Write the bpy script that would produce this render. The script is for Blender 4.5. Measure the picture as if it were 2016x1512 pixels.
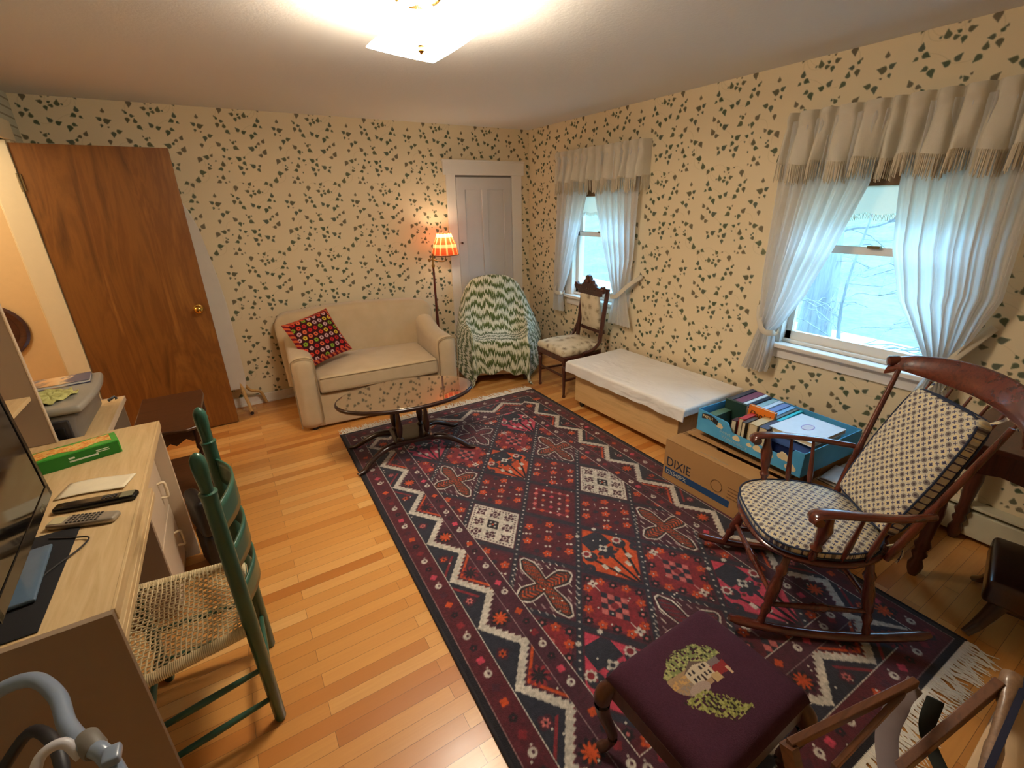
import bpy, bmesh, math, random
import numpy as np
from mathutils import Vector, Matrix, Euler
PI = math.pi
random.seed(7)
SC = bpy.context.scene
for o in list(bpy.data.objects): bpy.data.objects.remove(o)
COL = SC.collection

# ------------------------------------------------------------------ camera, world, exposure
cam_d = bpy.data.cameras.new('camera'); CAM = bpy.data.objects.new('camera', cam_d); COL.objects.link(CAM)
cam_d.sensor_width = 36; cam_d.lens = 905.5 / 2016 * 36; cam_d.clip_start = .02; cam_d.clip_end = 200
yaw, pit, rol = 0.54563, 0.37264, -0.021265
fw = Vector((math.sin(yaw) * math.cos(pit), math.cos(yaw) * math.cos(pit), -math.sin(pit)))
rt = Vector((math.cos(yaw), -math.sin(yaw), 0)); up = rt.cross(fw)
r2 = rt * math.cos(rol) + up * math.sin(rol); u2 = up * math.cos(rol) - rt * math.sin(rol)
CAM.matrix_world = Matrix(((r2.x, u2.x, -fw.x, 0), (r2.y, u2.y, -fw.y, 0), (r2.z, u2.z, -fw.z, 1.6476), (0, 0, 0, 1)))
SC.camera = CAM
SC.view_settings.view_transform = 'Standard'; SC.view_settings.look = 'None'
SC.view_settings.gamma = 1; SC.view_settings.use_curve_mapping = False
SC.view_settings.exposure = 0.22
W = bpy.data.worlds.new('overcast_sky'); SC.world = W; W.use_nodes = True
bg = W.node_tree.nodes['Background']; bg.inputs[0].default_value = (.30, .63, 1, 1); bg.inputs[1].default_value = 8.6

# ------------------------------------------------------------------ scene constants
XL, XR, YN, YB, HC = -.93, 3.008, -1.2, 4.514, 2.361

# ------------------------------------------------------------------ naming helpers
def tag(o, label=None, cat=None, group=None, kind=None):
    if label: o['label'] = label
    if cat: o['category'] = cat
    if group: o['group'] = group
    if kind: o['kind'] = kind
    return o
def thing(name, label, cat, loc=(0, 0, 0), rz=0, group=None):
    o = bpy.data.objects.new(name, None); COL.objects.link(o); o.empty_display_size = .1
    o.location = loc; o.rotation_euler = (0, 0, rz)
    return tag(o, label, cat, group)
def struct_root(name, loc=(0, 0, 0), rz=0):
    o = bpy.data.objects.new(name, None); COL.objects.link(o); o.location = loc; o.rotation_euler = (0, 0, rz)
    return tag(o, kind='structure')

# ------------------------------------------------------------------ materials
def lin(c):
    return tuple(((v / 255) / 12.92 if v / 255 <= .04045 else ((v / 255 + .055) / 1.055) ** 2.4) for v in c)
def S(r, g, b): return lin((r, g, b))
class Mat:
    def __init__(s, name, rough=.6, spec=.5, metal=0.):
        s.m = bpy.data.materials.new(name); s.m.use_nodes = True; s.t = s.m.node_tree; s.N = s.t.nodes; s.L = s.t.links
        s.b = s.N['Principled BSDF']; s.out = s.N['Material Output']
        s.b.inputs['Roughness'].default_value = rough; s.b.inputs['Metallic'].default_value = metal
        s.b.inputs['Specular IOR Level'].default_value = spec
    def n(s, typ, **kw):
        x = s.N.new(typ)
        for k, v in kw.items(): setattr(x, k, v)
        return x
    def put(s, sock, v):
        if hasattr(v, 'node'): s.L.new(v, sock)
        elif isinstance(v, (tuple, list)): sock.default_value = tuple(v) + ((1,) if len(v) == 3 and len(sock.default_value) == 4 else ())
        else: sock.default_value = v
    def math(s, op, a, b=0., c=0.):
        x = s.n('ShaderNodeMath', operation=op); s.put(x.inputs[0], a); s.put(x.inputs[1], b); s.put(x.inputs[2], c); return x.outputs[0]
    def mix(s, f, a, b, typ='MIX'):
        x = s.n('ShaderNodeMix', data_type='RGBA', blend_type=typ); s.put(x.inputs[0], f); s.put(x.inputs[6], a); s.put(x.inputs[7], b); return x.outputs[2]
    def coord(s, kind='Object', scale=(1, 1, 1), rot=(0, 0, 0), loc=(0, 0, 0)):
        tc = s.n('ShaderNodeTexCoord'); mp = s.n('ShaderNodeMapping'); s.L.new(tc.outputs[kind], mp.inputs[0])
        mp.inputs['Scale'].default_value = scale; mp.inputs['Rotation'].default_value = rot; mp.inputs['Location'].default_value = loc
        return mp.outputs[0]
    def noise(s, v, scale=5, detail=3, rough=.5, dist=0.):
        x = s.n('ShaderNodeTexNoise'); s.put(x.inputs['Vector'], v); x.inputs['Scale'].default_value = scale
        x.inputs['Detail'].default_value = detail; x.inputs['Roughness'].default_value = rough; x.inputs['Distortion'].default_value = dist
        return x.outputs['Fac']
    def ramp(s, f, stops, interp='LINEAR'):
        x = s.n('ShaderNodeValToRGB'); x.color_ramp.interpolation = interp; s.put(x.inputs[0], f); e = x.color_ramp.elements
        while len(e) < len(stops): e.new(.5)
        for i, (p, c) in enumerate(stops): e[i].position = p; e[i].color = tuple(c) + (1,)
        return x.outputs[0]
    def sep(s, v):
        x = s.n('ShaderNodeSeparateXYZ'); s.put(x.inputs[0], v); return x.outputs
    def color(s, c): s.put(s.b.inputs['Base Color'], c); return s
    def bump(s, h, strength=.2, dist=.01):
        x = s.n('ShaderNodeBump'); x.inputs['Strength'].default_value = strength; x.inputs['Distance'].default_value = dist
        s.put(x.inputs['Height'], h); s.L.new(x.outputs[0], s.b.inputs['Normal']); return s
def plain(name, c, rough=.6, var=.08, scale=30, spec=.5, metal=0., bump=0., bscale=200, coat=0.):
    M = Mat(name, rough, spec, metal); v = M.coord()
    lo = tuple(x * (1 - var) for x in c); hi = tuple(min(1, x * (1 + var)) for x in c)
    M.color(M.mix(M.noise(v, scale), lo, hi))
    if bump: M.bump(M.noise(v, bscale, 2), bump, .004)
    if coat: M.b.inputs['Coat Weight'].default_value = coat; M.b.inputs['Coat Roughness'].default_value = .12
    return M.m
def wood(name, c1, c2, axis=2, rough=.35, scale=1., coat=.3, streak=.55):
    M = Mat(name, rough); sc = [14 * scale] * 3; sc[axis] = 1.1 * scale
    v = M.coord('Object', tuple(sc)); f = M.noise(v, 1.6, 5, .6, 1.2)
    g = M.noise(M.coord('Object', tuple(x * 6 for x in sc)), 2, 2)
    f = M.math('ADD', M.math('MULTIPLY', f, .8), M.math('MULTIPLY', g, .2))
    M.color(M.ramp(f, [(.32, c1), (streak, c2), (.75, tuple(x * .85 for x in c1))]))
    M.b.inputs['Coat Weight'].default_value = coat; M.b.inputs['Coat Roughness'].default_value = .15
    return M.m
def attr_mat(name, rough=.8, bumpn=None, sheen=0., spec=.3):
    M = Mat(name, rough, spec); a = M.n('ShaderNodeAttribute', attribute_name='pattern')
    n = M.noise(M.coord('Object'), 300 if bumpn else 8, 2)
    M.color(M.mix(M.math('MULTIPLY', n, .35 if bumpn else .1), a.outputs[0], (0, 0, 0)))
    if bumpn: M.bump(M.noise(M.coord('Object'), bumpn, 2), .35, .004)
    if sheen: M.b.inputs['Sheen Weight'].default_value = sheen
    return M.m

# ------------------------------------------------------------------ mesh building
def catmull(P, n):
    P = [Vector(p) for p in P]; Q = [P[0] * 2 - P[1]] + P + [P[-1] * 2 - P[-2]]; out = []
    segs = len(P) - 1
    for i in range(n + 1):
        t = i / n * segs; k = min(int(t), segs - 1); t -= k
        a, b, c, d = Q[k:k + 4]
        out.append(.5 * ((2 * b) + (c - a) * t + (2 * a - 5 * b + 4 * c - d) * t * t + (3 * b - a - 3 * c + d) * t ** 3))
    return out
def interp(x, pts):
    if x <= pts[0][0]: return pts[0][1]
    for (a, p), (b, q) in zip(pts, pts[1:]):
        if x <= b: return p + (q - p) * (x - a) / (b - a)
    return pts[-1][1]
class MB:
    def __init__(s): s.v = []; s.f = []; s.M = Matrix()
    def add(s, vs, fs):
        k = len(s.v); s.v += [tuple(s.M @ Vector(p)) for p in vs]; s.f += [tuple(i + k for i in f) for f in fs]; return s
    def box(s, x0, x1, y0, y1, z0, z1):
        return s.add([(x0, y0, z0), (x1, y0, z0), (x1, y1, z0), (x0, y1, z0), (x0, y0, z1), (x1, y0, z1), (x1, y1, z1), (x0, y1, z1)],
                     [(0, 3, 2, 1), (4, 5, 6, 7), (0, 1, 5, 4), (1, 2, 6, 5), (2, 3, 7, 6), (3, 0, 4, 7)])
    def beam(s, p0, p1, w, h, upv=(0, 0, 1)):
        p0, p1 = Vector(p0), Vector(p1); d = (p1 - p0); L = d.length; z = d.normalized()
        x = z.cross(Vector(upv)); x = x.normalized() if x.length > 1e-5 else Vector((1, 0, 0)); y = z.cross(x)
        old = s.M; s.M = old @ Matrix(((x.x, y.x, z.x, p0.x), (x.y, y.y, z.y, p0.y), (x.z, y.z, z.z, p0.z), (0, 0, 0, 1)))
        s.box(-w / 2, w / 2, -h / 2, h / 2, 0, L); s.M = old; return s
    def rings(s, rings, caps=True, loop=False):
        n = len(rings[0]); vs = [p for r in rings for p in r]; fs = []
        m = len(rings)
        for i in range(m if loop else m - 1):
            for j in range(n):
                a, b = i * n + j, i * n + (j + 1) % n; c, d = ((i + 1) % m) * n + (j + 1) % n, ((i + 1) % m) * n + j
                fs.append((a, b, c, d))
        if caps and not loop: fs += [tuple(range(n))[::-1], tuple(range((m - 1) * n, m * n))]
        return s.add(vs, fs)
    def tube(s, pts, r, n=8, flat=1., upv=(0, 0, 1), caps=True, loop=False):
        pts = [Vector(p) for p in pts]; m = len(pts); rs = []
        for i, p in enumerate(pts):
            if loop: d = pts[(i + 1) % m] - pts[i - 1]
            else: d = pts[min(i + 1, m - 1)] - pts[max(i - 1, 0)]
            d = d.normalized() if d.length > 1e-9 else Vector((0, 0, 1))
            x = d.cross(Vector(upv)); x = x.normalized() if x.length > 1e-3 else d.cross(Vector((0, 1, .1))).normalized()
            y = x.cross(d); rr = r[min(i, len(r) - 1)] if isinstance(r, (list, tuple)) else r
            rs.append([p + x * math.cos(2 * PI * k / n) * rr + y * math.sin(2 * PI * k / n) * rr * flat for k in range(n)])
        return s.rings(rs, caps, loop)
    def turned(s, p0, p1, prof, n=14, steps=None):
        """lathe between two points; prof: [(t, radius)]"""
        p0, p1 = Vector(p0), Vector(p1); pts = [p0.lerp(p1, t) for t, r in prof]
        return s.tube(pts, [r for t, r in prof], n)
    def lathe(s, prof, n=24, c=(0, 0, 0)):
        c = Vector(c)
        return s.rings([[c + Vector((max(r, 1e-4) * math.cos(2 * PI * k / n), max(r, 1e-4) * math.sin(2 * PI * k / n), z)) for k in range(n)] for r, z in prof])
    def prism(s, poly, z0, z1):
        n = len(poly); vs = [(x, y, z0) for x, y in poly] + [(x, y, z1) for x, y in poly]
        return s.add(vs, [tuple(range(n))[::-1], tuple(range(n, 2 * n))] + [(i, (i + 1) % n, n + (i + 1) % n, n + i) for i in range(n)])
    def grid(s, fn, nu, nv, back=False):
        vs = [fn(i / nu, j / nv) for j in range(nv + 1) for i in range(nu + 1)]
        w = nu + 1
        return s.add(vs, [(j * w + i, j * w + i + 1, (j + 1) * w + i + 1, (j + 1) * w + i) for j in range(nv) for i in range(nu)])
    def ball(s, c, r, n=12, sz=1.):
        c = Vector(c)
        return s.rings([[c + Vector((r * math.sin(t) * math.cos(2 * PI * k / n), r * math.sin(t) * math.sin(2 * PI * k / n), -r * sz * math.cos(t))) for k in range(n)]
                        for t in [max(.02, min(PI - .02, PI * i / (n // 2 + 1))) for i in range(n // 2 + 2)]])
    def rbox(s, hx, hy, hz, r, seg=4, div=8, deform=None, c=(0, 0, 0)):
        """box of half sizes with rounded edges; deform(x,y,z) in local coords"""
        def axis(h):
            rr = min(r, h * .999); a = [-(h - rr) - rr * math.cos(k * PI / 2 / seg) for k in range(seg)]
            m = [-(h - rr) + 2 * (h - rr) * i / div for i in range(div + 1)]
            return a + m + [-q for q in a[::-1]]
        A = [axis(hx), axis(hy), axis(hz)]; H = (hx, hy, hz); idx = {}; vs = []; fs = []
        def vid(p):
            k = tuple(round(q, 6) for q in p)
            if k not in idx:
                q = Vector([max(-(H[i] - min(r, H[i] * .999)), min(H[i] - min(r, H[i] * .999), p[i])) for i in range(3)])
                d = Vector(p) - q
                e = Vector((0, 0, 0))
                if d.length > 1e-9:
                    rr = [min(r, H[i] * .999) for i in range(3)]
                    w = Vector([d[i] / rr[i] for i in range(3)]); m = max(abs(x) for x in w); w = w.normalized() * m if w.length else w
                    # stretch onto the ball
                    w = w.normalized(); e = Vector([w[i] * rr[i] for i in range(3)])
                P = q + e
                if deform: P = Vector(deform(*P))
                idx[k] = len(vs); vs.append(tuple(P + Vector(c)))
            return idx[k]
        for ax in range(3):
            b, d = (ax + 1) % 3, (ax + 2) % 3
            for sg in (-1, 1):
                for i in range(len(A[b]) - 1):
                    for j in range(len(A[d]) - 1):
                        q = []
                        for (ii, jj) in ((i, j), (i + 1, j), (i + 1, j + 1), (i, j + 1)):
                            p = [0, 0, 0]; p[ax] = sg * H[ax]; p[b] = A[b][ii]; p[d] = A[d][jj]; q.append(vid(p))
                        if len(set(q)) > 2: fs.append(tuple(q) if sg > 0 else tuple(q[::-1]))
        return s.add(vs, fs)
    def build(s, name, mat, parent=None, smooth=50, bevel=0., solid=0., sub=0, closed=True):
        me = bpy.data.meshes.new(name); me.from_pydata(s.v, [], s.f)
        bm = bmesh.new(); bm.from_mesh(me)
        bmesh.ops.remove_doubles(bm, verts=bm.verts, dist=1e-6)
        if closed: bmesh.ops.recalc_face_normals(bm, faces=bm.faces)
        bm.to_mesh(me); bm.free()
        if smooth:
            for p in me.polygons: p.use_smooth = True
            me.set_sharp_from_angle(angle=math.radians(smooth))
        me.materials.append(mat)
        o = bpy.data.objects.new(name, me); COL.objects.link(o)
        if parent is not None: o.parent = parent
        if solid: m = o.modifiers.new('solid', 'SOLIDIFY'); m.thickness = solid; m.offset = 0
        if bevel: m = o.modifiers.new('bevel', 'BEVEL'); m.width = bevel; m.segments = 3; m.limit_method = 'ANGLE'; m.harden_normals = False
        if sub: m = o.modifiers.new('sub', 'SUBSURF'); m.levels = sub; m.render_levels = sub
        return o
def Tm(loc=(0, 0, 0), rot=(0, 0, 0)): return Matrix.Translation(loc) @ Euler(rot).to_matrix().to_4x4()
def copy_tree(o, parent=None):
    c = o.copy(); COL.objects.link(c); c.parent = parent
    for ch in [x for x in bpy.data.objects if x.parent is o]: copy_tree(ch, c)
    return c
def lettering(name, body, size, mat, parent, M, depth=.0006, shear=0., align='LEFT', squash=1.):
    cu = bpy.data.curves.new(name, 'FONT'); cu.body = body; cu.size = size; cu.extrude = depth; cu.shear = shear; cu.align_x = align
    t = bpy.data.objects.new('t', cu); COL.objects.link(t); bpy.context.view_layer.update()
    me = bpy.data.meshes.new_from_object(t.evaluated_get(bpy.context.evaluated_depsgraph_get()))
    bpy.data.objects.remove(t); me.name = name; me.materials.clear(); me.materials.append(mat)
    me.transform(M @ Matrix.Diagonal((squash, 1, 1, 1)))
    o = bpy.data.objects.new(name, me); COL.objects.link(o); o.parent = parent
    return o
def attr_grid(name, origin, du, dv, nu, nv, colors, mat, parent=None, mask=None, z=None):
    """regular grid mesh; colors (nv+1, nu+1, 3) linear; mask (nv, nu) bool of kept faces"""
    o = np.array(origin); i = np.arange(nu + 1); j = np.arange(nv + 1)
    V = (o[None, None] + i[None, :, None] * np.array(du)[None, None] + j[:, None, None] * np.array(dv)[None, None]).astype(np.float32)
    if z is not None: V[..., 2] += z
    w = nu + 1; a = (j[:-1, None] * w + i[None, :-1]); F = np.stack([a, a + 1, a + w + 1, a + w], -1)
    F = F[mask] if mask is not None else F.reshape(-1, 4)
    me = bpy.data.meshes.new(name); me.vertices.add(V.shape[0] * V.shape[1]); me.vertices.foreach_set('co', V.ravel())
    me.loops.add(F.size); me.loops.foreach_set('vertex_index', F.ravel().astype(np.int32))
    me.polygons.add(len(F)); me.polygons.foreach_set('loop_start', np.arange(0, F.size, 4, dtype=np.int32))
    me.update(calc_edges=True)
    at = me.color_attributes.new('pattern', 'FLOAT_COLOR', 'POINT')
    c4 = np.ones((V.shape[0] * V.shape[1], 4), np.float32); c4[:, :3] = colors.reshape(-1, 3); at.data.foreach_set('color', c4.ravel())
    me.materials.append(mat); ob = bpy.data.objects.new(name, me); COL.objects.link(ob)
    if parent is not None: ob.parent = parent
    return ob
def lin_np(a):
    a = np.asarray(a, float) / 255; return np.where(a <= .04045, a / 12.92, ((a + .055) / 1.055) ** 2.4)
# ------------------------------------------------------------------ ivy wallpaper (one repeat, painted in numbers, then tiled over the wall meshes)
def ivy_tile():
    rs = np.random.RandomState(11); N = 450; px = .54 / N
    img = np.empty((N, N, 3)); img[:] = (230, 212, 176)
    yy, xx = np.mgrid[0:N, 0:N]
    def stamp(mask_fn, cx, cy, R, col):
        k = int(R / px) + 2; ix, iy = int(cx / px), int(cy / px)
        a = np.arange(ix - k, ix + k + 1); b = np.arange(iy - k, iy + k + 1)
        A, B = np.meshgrid(a * px - cx, b * px - cy); m = mask_fn(A, B)[..., None]
        I = np.ix_(b % N, a % N); img[I] = img[I] * (1 - m) + np.array(col) * m
    def leaf(cx, cy, ang, s, col):
        def fn(A, B):
            u = (A * math.cos(ang) + B * math.sin(ang)) / s; v = (-A * math.sin(ang) + B * math.cos(ang)) / s
            w = np.where(u < .08, .50 * np.sqrt(np.clip((u + .22) / .30, 0, 1)), .50 * np.clip(1 - (u - .08) / .92, 0, 1) ** .95)
            w = w * (1 - .06 * np.cos(u * 9))
            m = np.clip((w - np.abs(v)) * s / px, 0, 1)
            notch = np.clip((.1 - (u + .22) * .9 - np.abs(v) * 1.6) * s / px, 0, 1) * (u < -.02)
            return m * (1 - notch)
        stamp(fn, cx, cy, s * 1.1, col)
    def line(x0, y0, x1, y1, bend):
        L = math.hypot(x1 - x0, y1 - y0); n = int(L / px) + 2
        for t in np.linspace(0, 1, n):
            b = bend * math.sin(PI * t) * L; x = x0 + (x1 - x0) * t - (y1 - y0) / L * b; y = y0 + (y1 - y0) * t + (x1 - x0) / L * b
            I = (int(y / px) % N, int(x / px) % N); img[I] = img[I] * .45 + np.array((176, 160, 116)) * .55
            I = (int(y / px) % N, (int(x / px) + 1) % N); img[I] = img[I] * .7 + np.array((176, 160, 116)) * .3
    greens = [(66, 84, 60), (78, 92, 68), (88, 94, 68), (94, 92, 68), (78, 90, 74), (108, 98, 76)]
    pts = []
    for gy in range(6):
        for gx in range(5):
            x = (gx + .5 * (gy % 2) + rs.uniform(.1, .8)) * .108; y = (gy + rs.uniform(.15, .85)) * .09; pts.append((x, y))
    for i, (x, y) in enumerate(pts):
        j = rs.randint(len(pts)); q = pts[(i + [1, 5, 6, 7][rs.randint(4)]) % len(pts)]
        if math.hypot(q[0] - x, q[1] - y) < .2 and rs.rand() < .75: line(x, y, q[0], q[1], rs.uniform(-.35, .35))
    done = []
    def cell_leaf(x, y, ang, s, c):
        mx, my = x + math.cos(ang) * s * .35, y + math.sin(ang) * s * .35
        for (px_, py_, ps) in done:
            ddx = abs(mx - px_) % .54; ddy = abs(my - py_) % .54; ddx = min(ddx, .54 - ddx); ddy = min(ddy, .54 - ddy)
            if math.hypot(ddx, ddy) < .44 * (s + ps): return
        done.append((mx, my, s)); leaf(x, y, ang, s, c)
    for i, (x, y) in enumerate(pts):
        n = rs.choice([1, 2, 2, 3, 3]); a0 = rs.uniform(0, 2 * PI)
        for k in range(n):
            s = (.035, .028, .020)[k] * rs.uniform(.8, 1.15); a = a0 + k * rs.uniform(1.7, 2.4)
            d = .014 + .003 * k; ang = a + rs.uniform(-.5, .5)
            cell_leaf(x + math.cos(a) * d, y + math.sin(a) * d, ang, s, greens[rs.randint(len(greens))])
        for _ in range(rs.randint(0, 3)):
            a = rs.uniform(0, 2 * PI); cell_leaf(x + math.cos(a) * .040, y + math.sin(a) * .036, rs.uniform(0, 6), .013, greens[4 + rs.randint(2)])
    img = img.reshape(150, 3, 150, 3, 3).mean((1, 3))
    return lin_np(img)
IVY = ivy_tile()
M_ivy = Mat('ivy_wallpaper', .62, .3); _a = M_ivy.n('ShaderNodeAttribute', attribute_name='pattern')
M_ivy.color(M_ivy.mix(M_ivy.math('MULTIPLY', M_ivy.noise(M_ivy.coord(), 1.5, 2), .12), _a.outputs[0], S(190, 160, 110)))
M_ivy.bump(M_ivy.noise(M_ivy.coord(), 90, 2), .08, .003)
STEP = .0036
def ivy_wall(name, origin, du, length, holes=(), off=0):
    nu, nv = int(round(length / STEP)), int(round((HC + .004) / STEP))
    i = (np.arange(nu + 1) + off) % 150; j = np.arange(nv + 1) % 150
    col = IVY[np.ix_(j, i)]
    mask = np.ones((nv, nu), bool)
    for (a0, a1, z0, z1) in holes:
        mask[int(round(z0 / STEP)):int(round(z1 / STEP)), int(round(a0 / STEP)):int(round(a1 / STEP))] = False
    o = attr_grid(name, origin, [d * STEP for d in du], (0, 0, STEP), nu, nv, col, M_ivy.m, mask=mask)
    return tag(o, kind='structure')
# window openings on the right wall: (y0, y1, z0, z1)
WIN = [(2.98, 3.75, .775, 1.90), (.77, 1.59, .775, 1.90)]
ivy_wall('wall_back', (XL, YB, 0), (1, 0, 0), 3.94, off=20)
ivy_wall('wall_right', (XR, YN, 0), (0, 1, 0), 5.715, holes=[(a - YN, b - YN, c, d) for a, b, c, d in WIN], off=47)
tag(MB().box(XL - .1, XR + .2, YN - .1, YN, 0, HC).build('wall_near', plain('cream_plaster', S(226, 210, 170), .7), bevel=0), kind='structure')
# outer shell of the right wall, with the same openings
mb = MB(); M_siding = plain('white_siding', S(225, 225, 220), .7)
ys = [YN, WIN[1][0], WIN[1][1], WIN[0][0], WIN[0][1], YB + .1]
for k in range(5):
    if k in (1, 3):
        mb.box(XR + .012, XR + .14, ys[k], ys[k + 1], -.6, .775); mb.box(XR + .012, XR + .14, ys[k], ys[k + 1], 1.90, HC + .1)
    else: mb.box(XR + .012, XR + .14, ys[k], ys[k + 1], -.6, HC + .1)
tag(mb.build('wall_outer', M_siding), kind='structure')

# left wall: horizontal striped paper, with the doorway opening
M = Mat('striped_wallpaper', .65, .3); z = M.sep(M.coord('Object'))[2]
f = M.math('FRACT', M.math('MULTIPLY', z, 19.)); g = M.math('LESS_THAN', f, .22)
M.color(M.mix(g, S(196, 192, 168), S(150, 140, 112))); M_stripe = M.m
DY0, DY1, DZ = 2.98, 4.15, 2.06
mb = MB().box(XL - .12, XL, YN, DY0, 0, HC).box(XL - .12, XL, DY1, YB + .1, 0, HC).box(XL - .12, XL, DY0, DY1, DZ, HC)
tag(mb.build('wall_left', M_stripe), kind='structure')
M_tan = plain('tan_hall_paint', S(232, 204, 156), .7, .04)
mb = MB().box(-2.4, XL - .12, 4.62, 4.7, 0, HC).box(-2.5, -2.4, 2.4, 4.7, 0, HC).box(-2.4, XL - .12, 2.4, 2.48, 0, HC).box(-2.5, XL, 2.4, 4.7, HC, HC + .08)
tag(mb.build('wall_hall', M_tan), kind='structure')
tag(MB().box(-2.4, XL, 2.48, 4.62, -.06, -.001).build('floor_hall', plain('hall_boards', S(176, 110, 48), .4)), kind='structure')

# ceiling, textured plaster
M = Mat('stippled_ceiling', .8, .2); v = M.coord()
M.color(S(232, 229, 224)); M.bump(M.noise(v, 60, 3, .6), .16, .006)
tag(MB().box(XL - .12, XR + .14, YN - .1, YB + .1, HC, HC + .1).build('ceiling', M.m), kind='structure')

# floor: oak strips running left to right
M = Mat('oak_strip_floor', .3, .5); v = M.coord('Object')
br = M.n('ShaderNodeTexBrick'); M.put(br.inputs['Vector'], v); br.offset = .37; br.offset_frequency = 2; br.squash = 1
br.inputs['Scale'].default_value = 1; br.inputs['Brick Width'].default_value = .62; br.inputs['Row Height'].default_value = .0600
br.inputs['Mortar Size'].default_value = .0009; br.inputs['Mortar Smooth'].default_value = .3; br.inputs['Bias'].default_value = 0
br.inputs['Color1'].default_value = (0, 0, 0, 1); br.inputs['Color2'].default_value = (1, 1, 1, 1); br.inputs['Mortar'].default_value = (.5, .5, .5, 1)
x_, y_, z_ = M.sep(v)
row = M.math('FLOOR', M.math('DIVIDE', y_, .06)); wn = M.n('ShaderNodeTexWhiteNoise', noise_dimensions='1D'); M.put(wn.inputs['W'], row)
gr = M.noise(M.coord('Object', (3, 60, 1)), 1.4, 5, .6, .8)
base = M.ramp(br.outputs['Color'], [(0, S(190, 118, 50)), (.3, S(214, 150, 76)), (.65, S(226, 164, 88)), (1, S(240, 190, 118))])
base = M.mix(M.math('MULTIPLY', gr, .42), base, S(178, 106, 44))
base = M.mix(M.math('MULTIPLY', wn.outputs['Value'], .16), base, S(160, 98, 42))
base = M.mix(M.math('MULTIPLY', br.outputs['Fac'], .75), base, S(84, 50, 20))
M.color(base); M.b.inputs['Coat Weight'].default_value = .25; M.b.inputs['Coat Roughness'].default_value = .18
M.put(M.b.inputs['Roughness'], M.math('ADD', M.math('MULTIPLY', gr, .2), .24))
M.bump(M.math('SUBTRACT', 1., br.outputs['Fac']), .25, .002)
tag(MB().box(XL - .12, XR + .14, YN - .1, YB + .1, -.05, 0).build('floor', M.m), kind='structure')

M_white = plain('painted_white_trim', S(232, 224, 212), .45, .03, 12)
M_whitecool = plain('painted_white_door', S(206, 200, 194), .42, .03, 9)
# baseboards
mb = MB().box(XL, 2.027, YB - .018, YB, 0, .085).box(XL, 2.027, YB - .026, YB, 0, .02)
tag(mb.build('baseboard_back', M_white, bevel=.003), kind='structure')
tag(MB().box(XR - .016, XR, .62, YB - .02, 0, .085).build('baseboard_right', M_white, bevel=.003), kind='structure')
tag(MB().box(XL, XL + .016, YN, DY0 - .1, 0, .085).build('baseboard_left', M_white, bevel=.003), kind='structure')

# closet door on the back wall
d = struct_root('door_1', (0, YB, 0))
mb = MB().box(2.027, 2.126, -.022, 0, 0, 1.93).box(2.776, 2.900, -.022, 0, 0, 1.93).box(2.0, 2.925, -.030, 0, 1.925, 2.055).box(1.99, 2.935, -.036, 0, 2.045, 2.062)
mb.build('door_casing', M_white, d, bevel=.003)
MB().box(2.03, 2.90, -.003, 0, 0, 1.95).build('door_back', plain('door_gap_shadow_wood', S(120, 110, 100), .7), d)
mb = MB(); X0, X1, Y0, Y1 = 2.130, 2.772, -.018, 0
mb.box(X0, X1, -.006, 0, .012, 1.905)
sx = [(X0, 2.225), (2.415, 2.487), (2.677, X1)]
for a, b in sx: mb.box(a, b, Y0, -.005, .012, 1.905)
for a, b in ((.012, .20), (.70, .84), (1.79, 1.905)): mb.box(X0, X1, Y0 - .0005, -.005, a, b)
pn = mb.build('door_panel', M_whitecool, d, bevel=.004)
mb = MB().tube([(2.152, -.014, 1.285), (2.152, -.045, 1.285)], .005).ball((2.152, -.05, 1.285), .011)
mb.build('latch_knob', plain('dark_bronze', S(70, 55, 45), .4, metal=.8), d)
for hz in (.3, 1.6): MB().tube([(2.776, -.024, hz), (2.776, -.024, hz + .08)], .007).build('hinge', M_white, d)

# doorway casing and wood door on the left
d = struct_root('door_2', (XL, DY1, 0))
mb = MB().box(-.13, .018, 0, .085, 0, DZ + .005).box(-.13, .018, DY0 - DY1 - .085, DY0 - DY1, 0, DZ + .005).box(-.13, .024, DY0 - DY1 - .1, .1, DZ, DZ + .11)
mb.box(-.12, 0, -.018, 0, 0, DZ).box(-.12, 0, DY0 - DY1, DY0 - DY1 + .018, 0, DZ)
mb.build('door_casing', plain('cream_trim', S(222, 206, 168), .5, .03), d, bevel=.003)
M = Mat('varnished_birch_door', .38); v = M.coord('Object', (7, 7, 1.0)); f = M.noise(v, .9, 6, .55, 1.8)
g = M.noise(M.coord('Object', (40, 40, 2)), 1.5, 3)
M.color(M.ramp(M.math('ADD', M.math('MULTIPLY', f, .85), M.math('MULTIPLY', g, .15)), [(.3, S(84, 46, 14)), (.47, S(128, 80, 30)), (.55, S(112, 66, 22)), (.72, S(148, 98, 42))]))
M.b.inputs['Coat Weight'].default_value = .3; M.b.inputs['Coat Roughness'].default_value = .2
A = math.radians(0.5)
dl = MB(); dl.M = Tm((.0, .0, 0), (0, 0, A)); dl.box(.004, .785, -.008, .028, .012, 2.045)
leaf = dl.build('door_leaf', M.m, d, bevel=.002)
M_brass = plain('polished_brass', S(214, 170, 84), .18, .05, metal=1.)
kb = MB(); kb.M = Tm((.716, -.008, .965), (PI / 2, 0, A)); kb.lathe([(.030, 0), (.032, .004), (.012, .010), (.011, .03), (.024, .040), (.030, .052), (.026, .064), (.012, .070), (.0, .071)], 24)
kb.build('knob', M_brass, leaf)
hg = MB().box(-.045, .014, -.014, -.004, 1.78, 1.875).box(-.045, .014, -.014, -.004, .25, .34).turned((-.002, -.014, 1.775), (-.002, -.014, 1.88), [(0, .007), (1, .007)], 10); hg.build('hinge', plain('aged_brass', S(120, 104, 70), .4, metal=.6), leaf)

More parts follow.
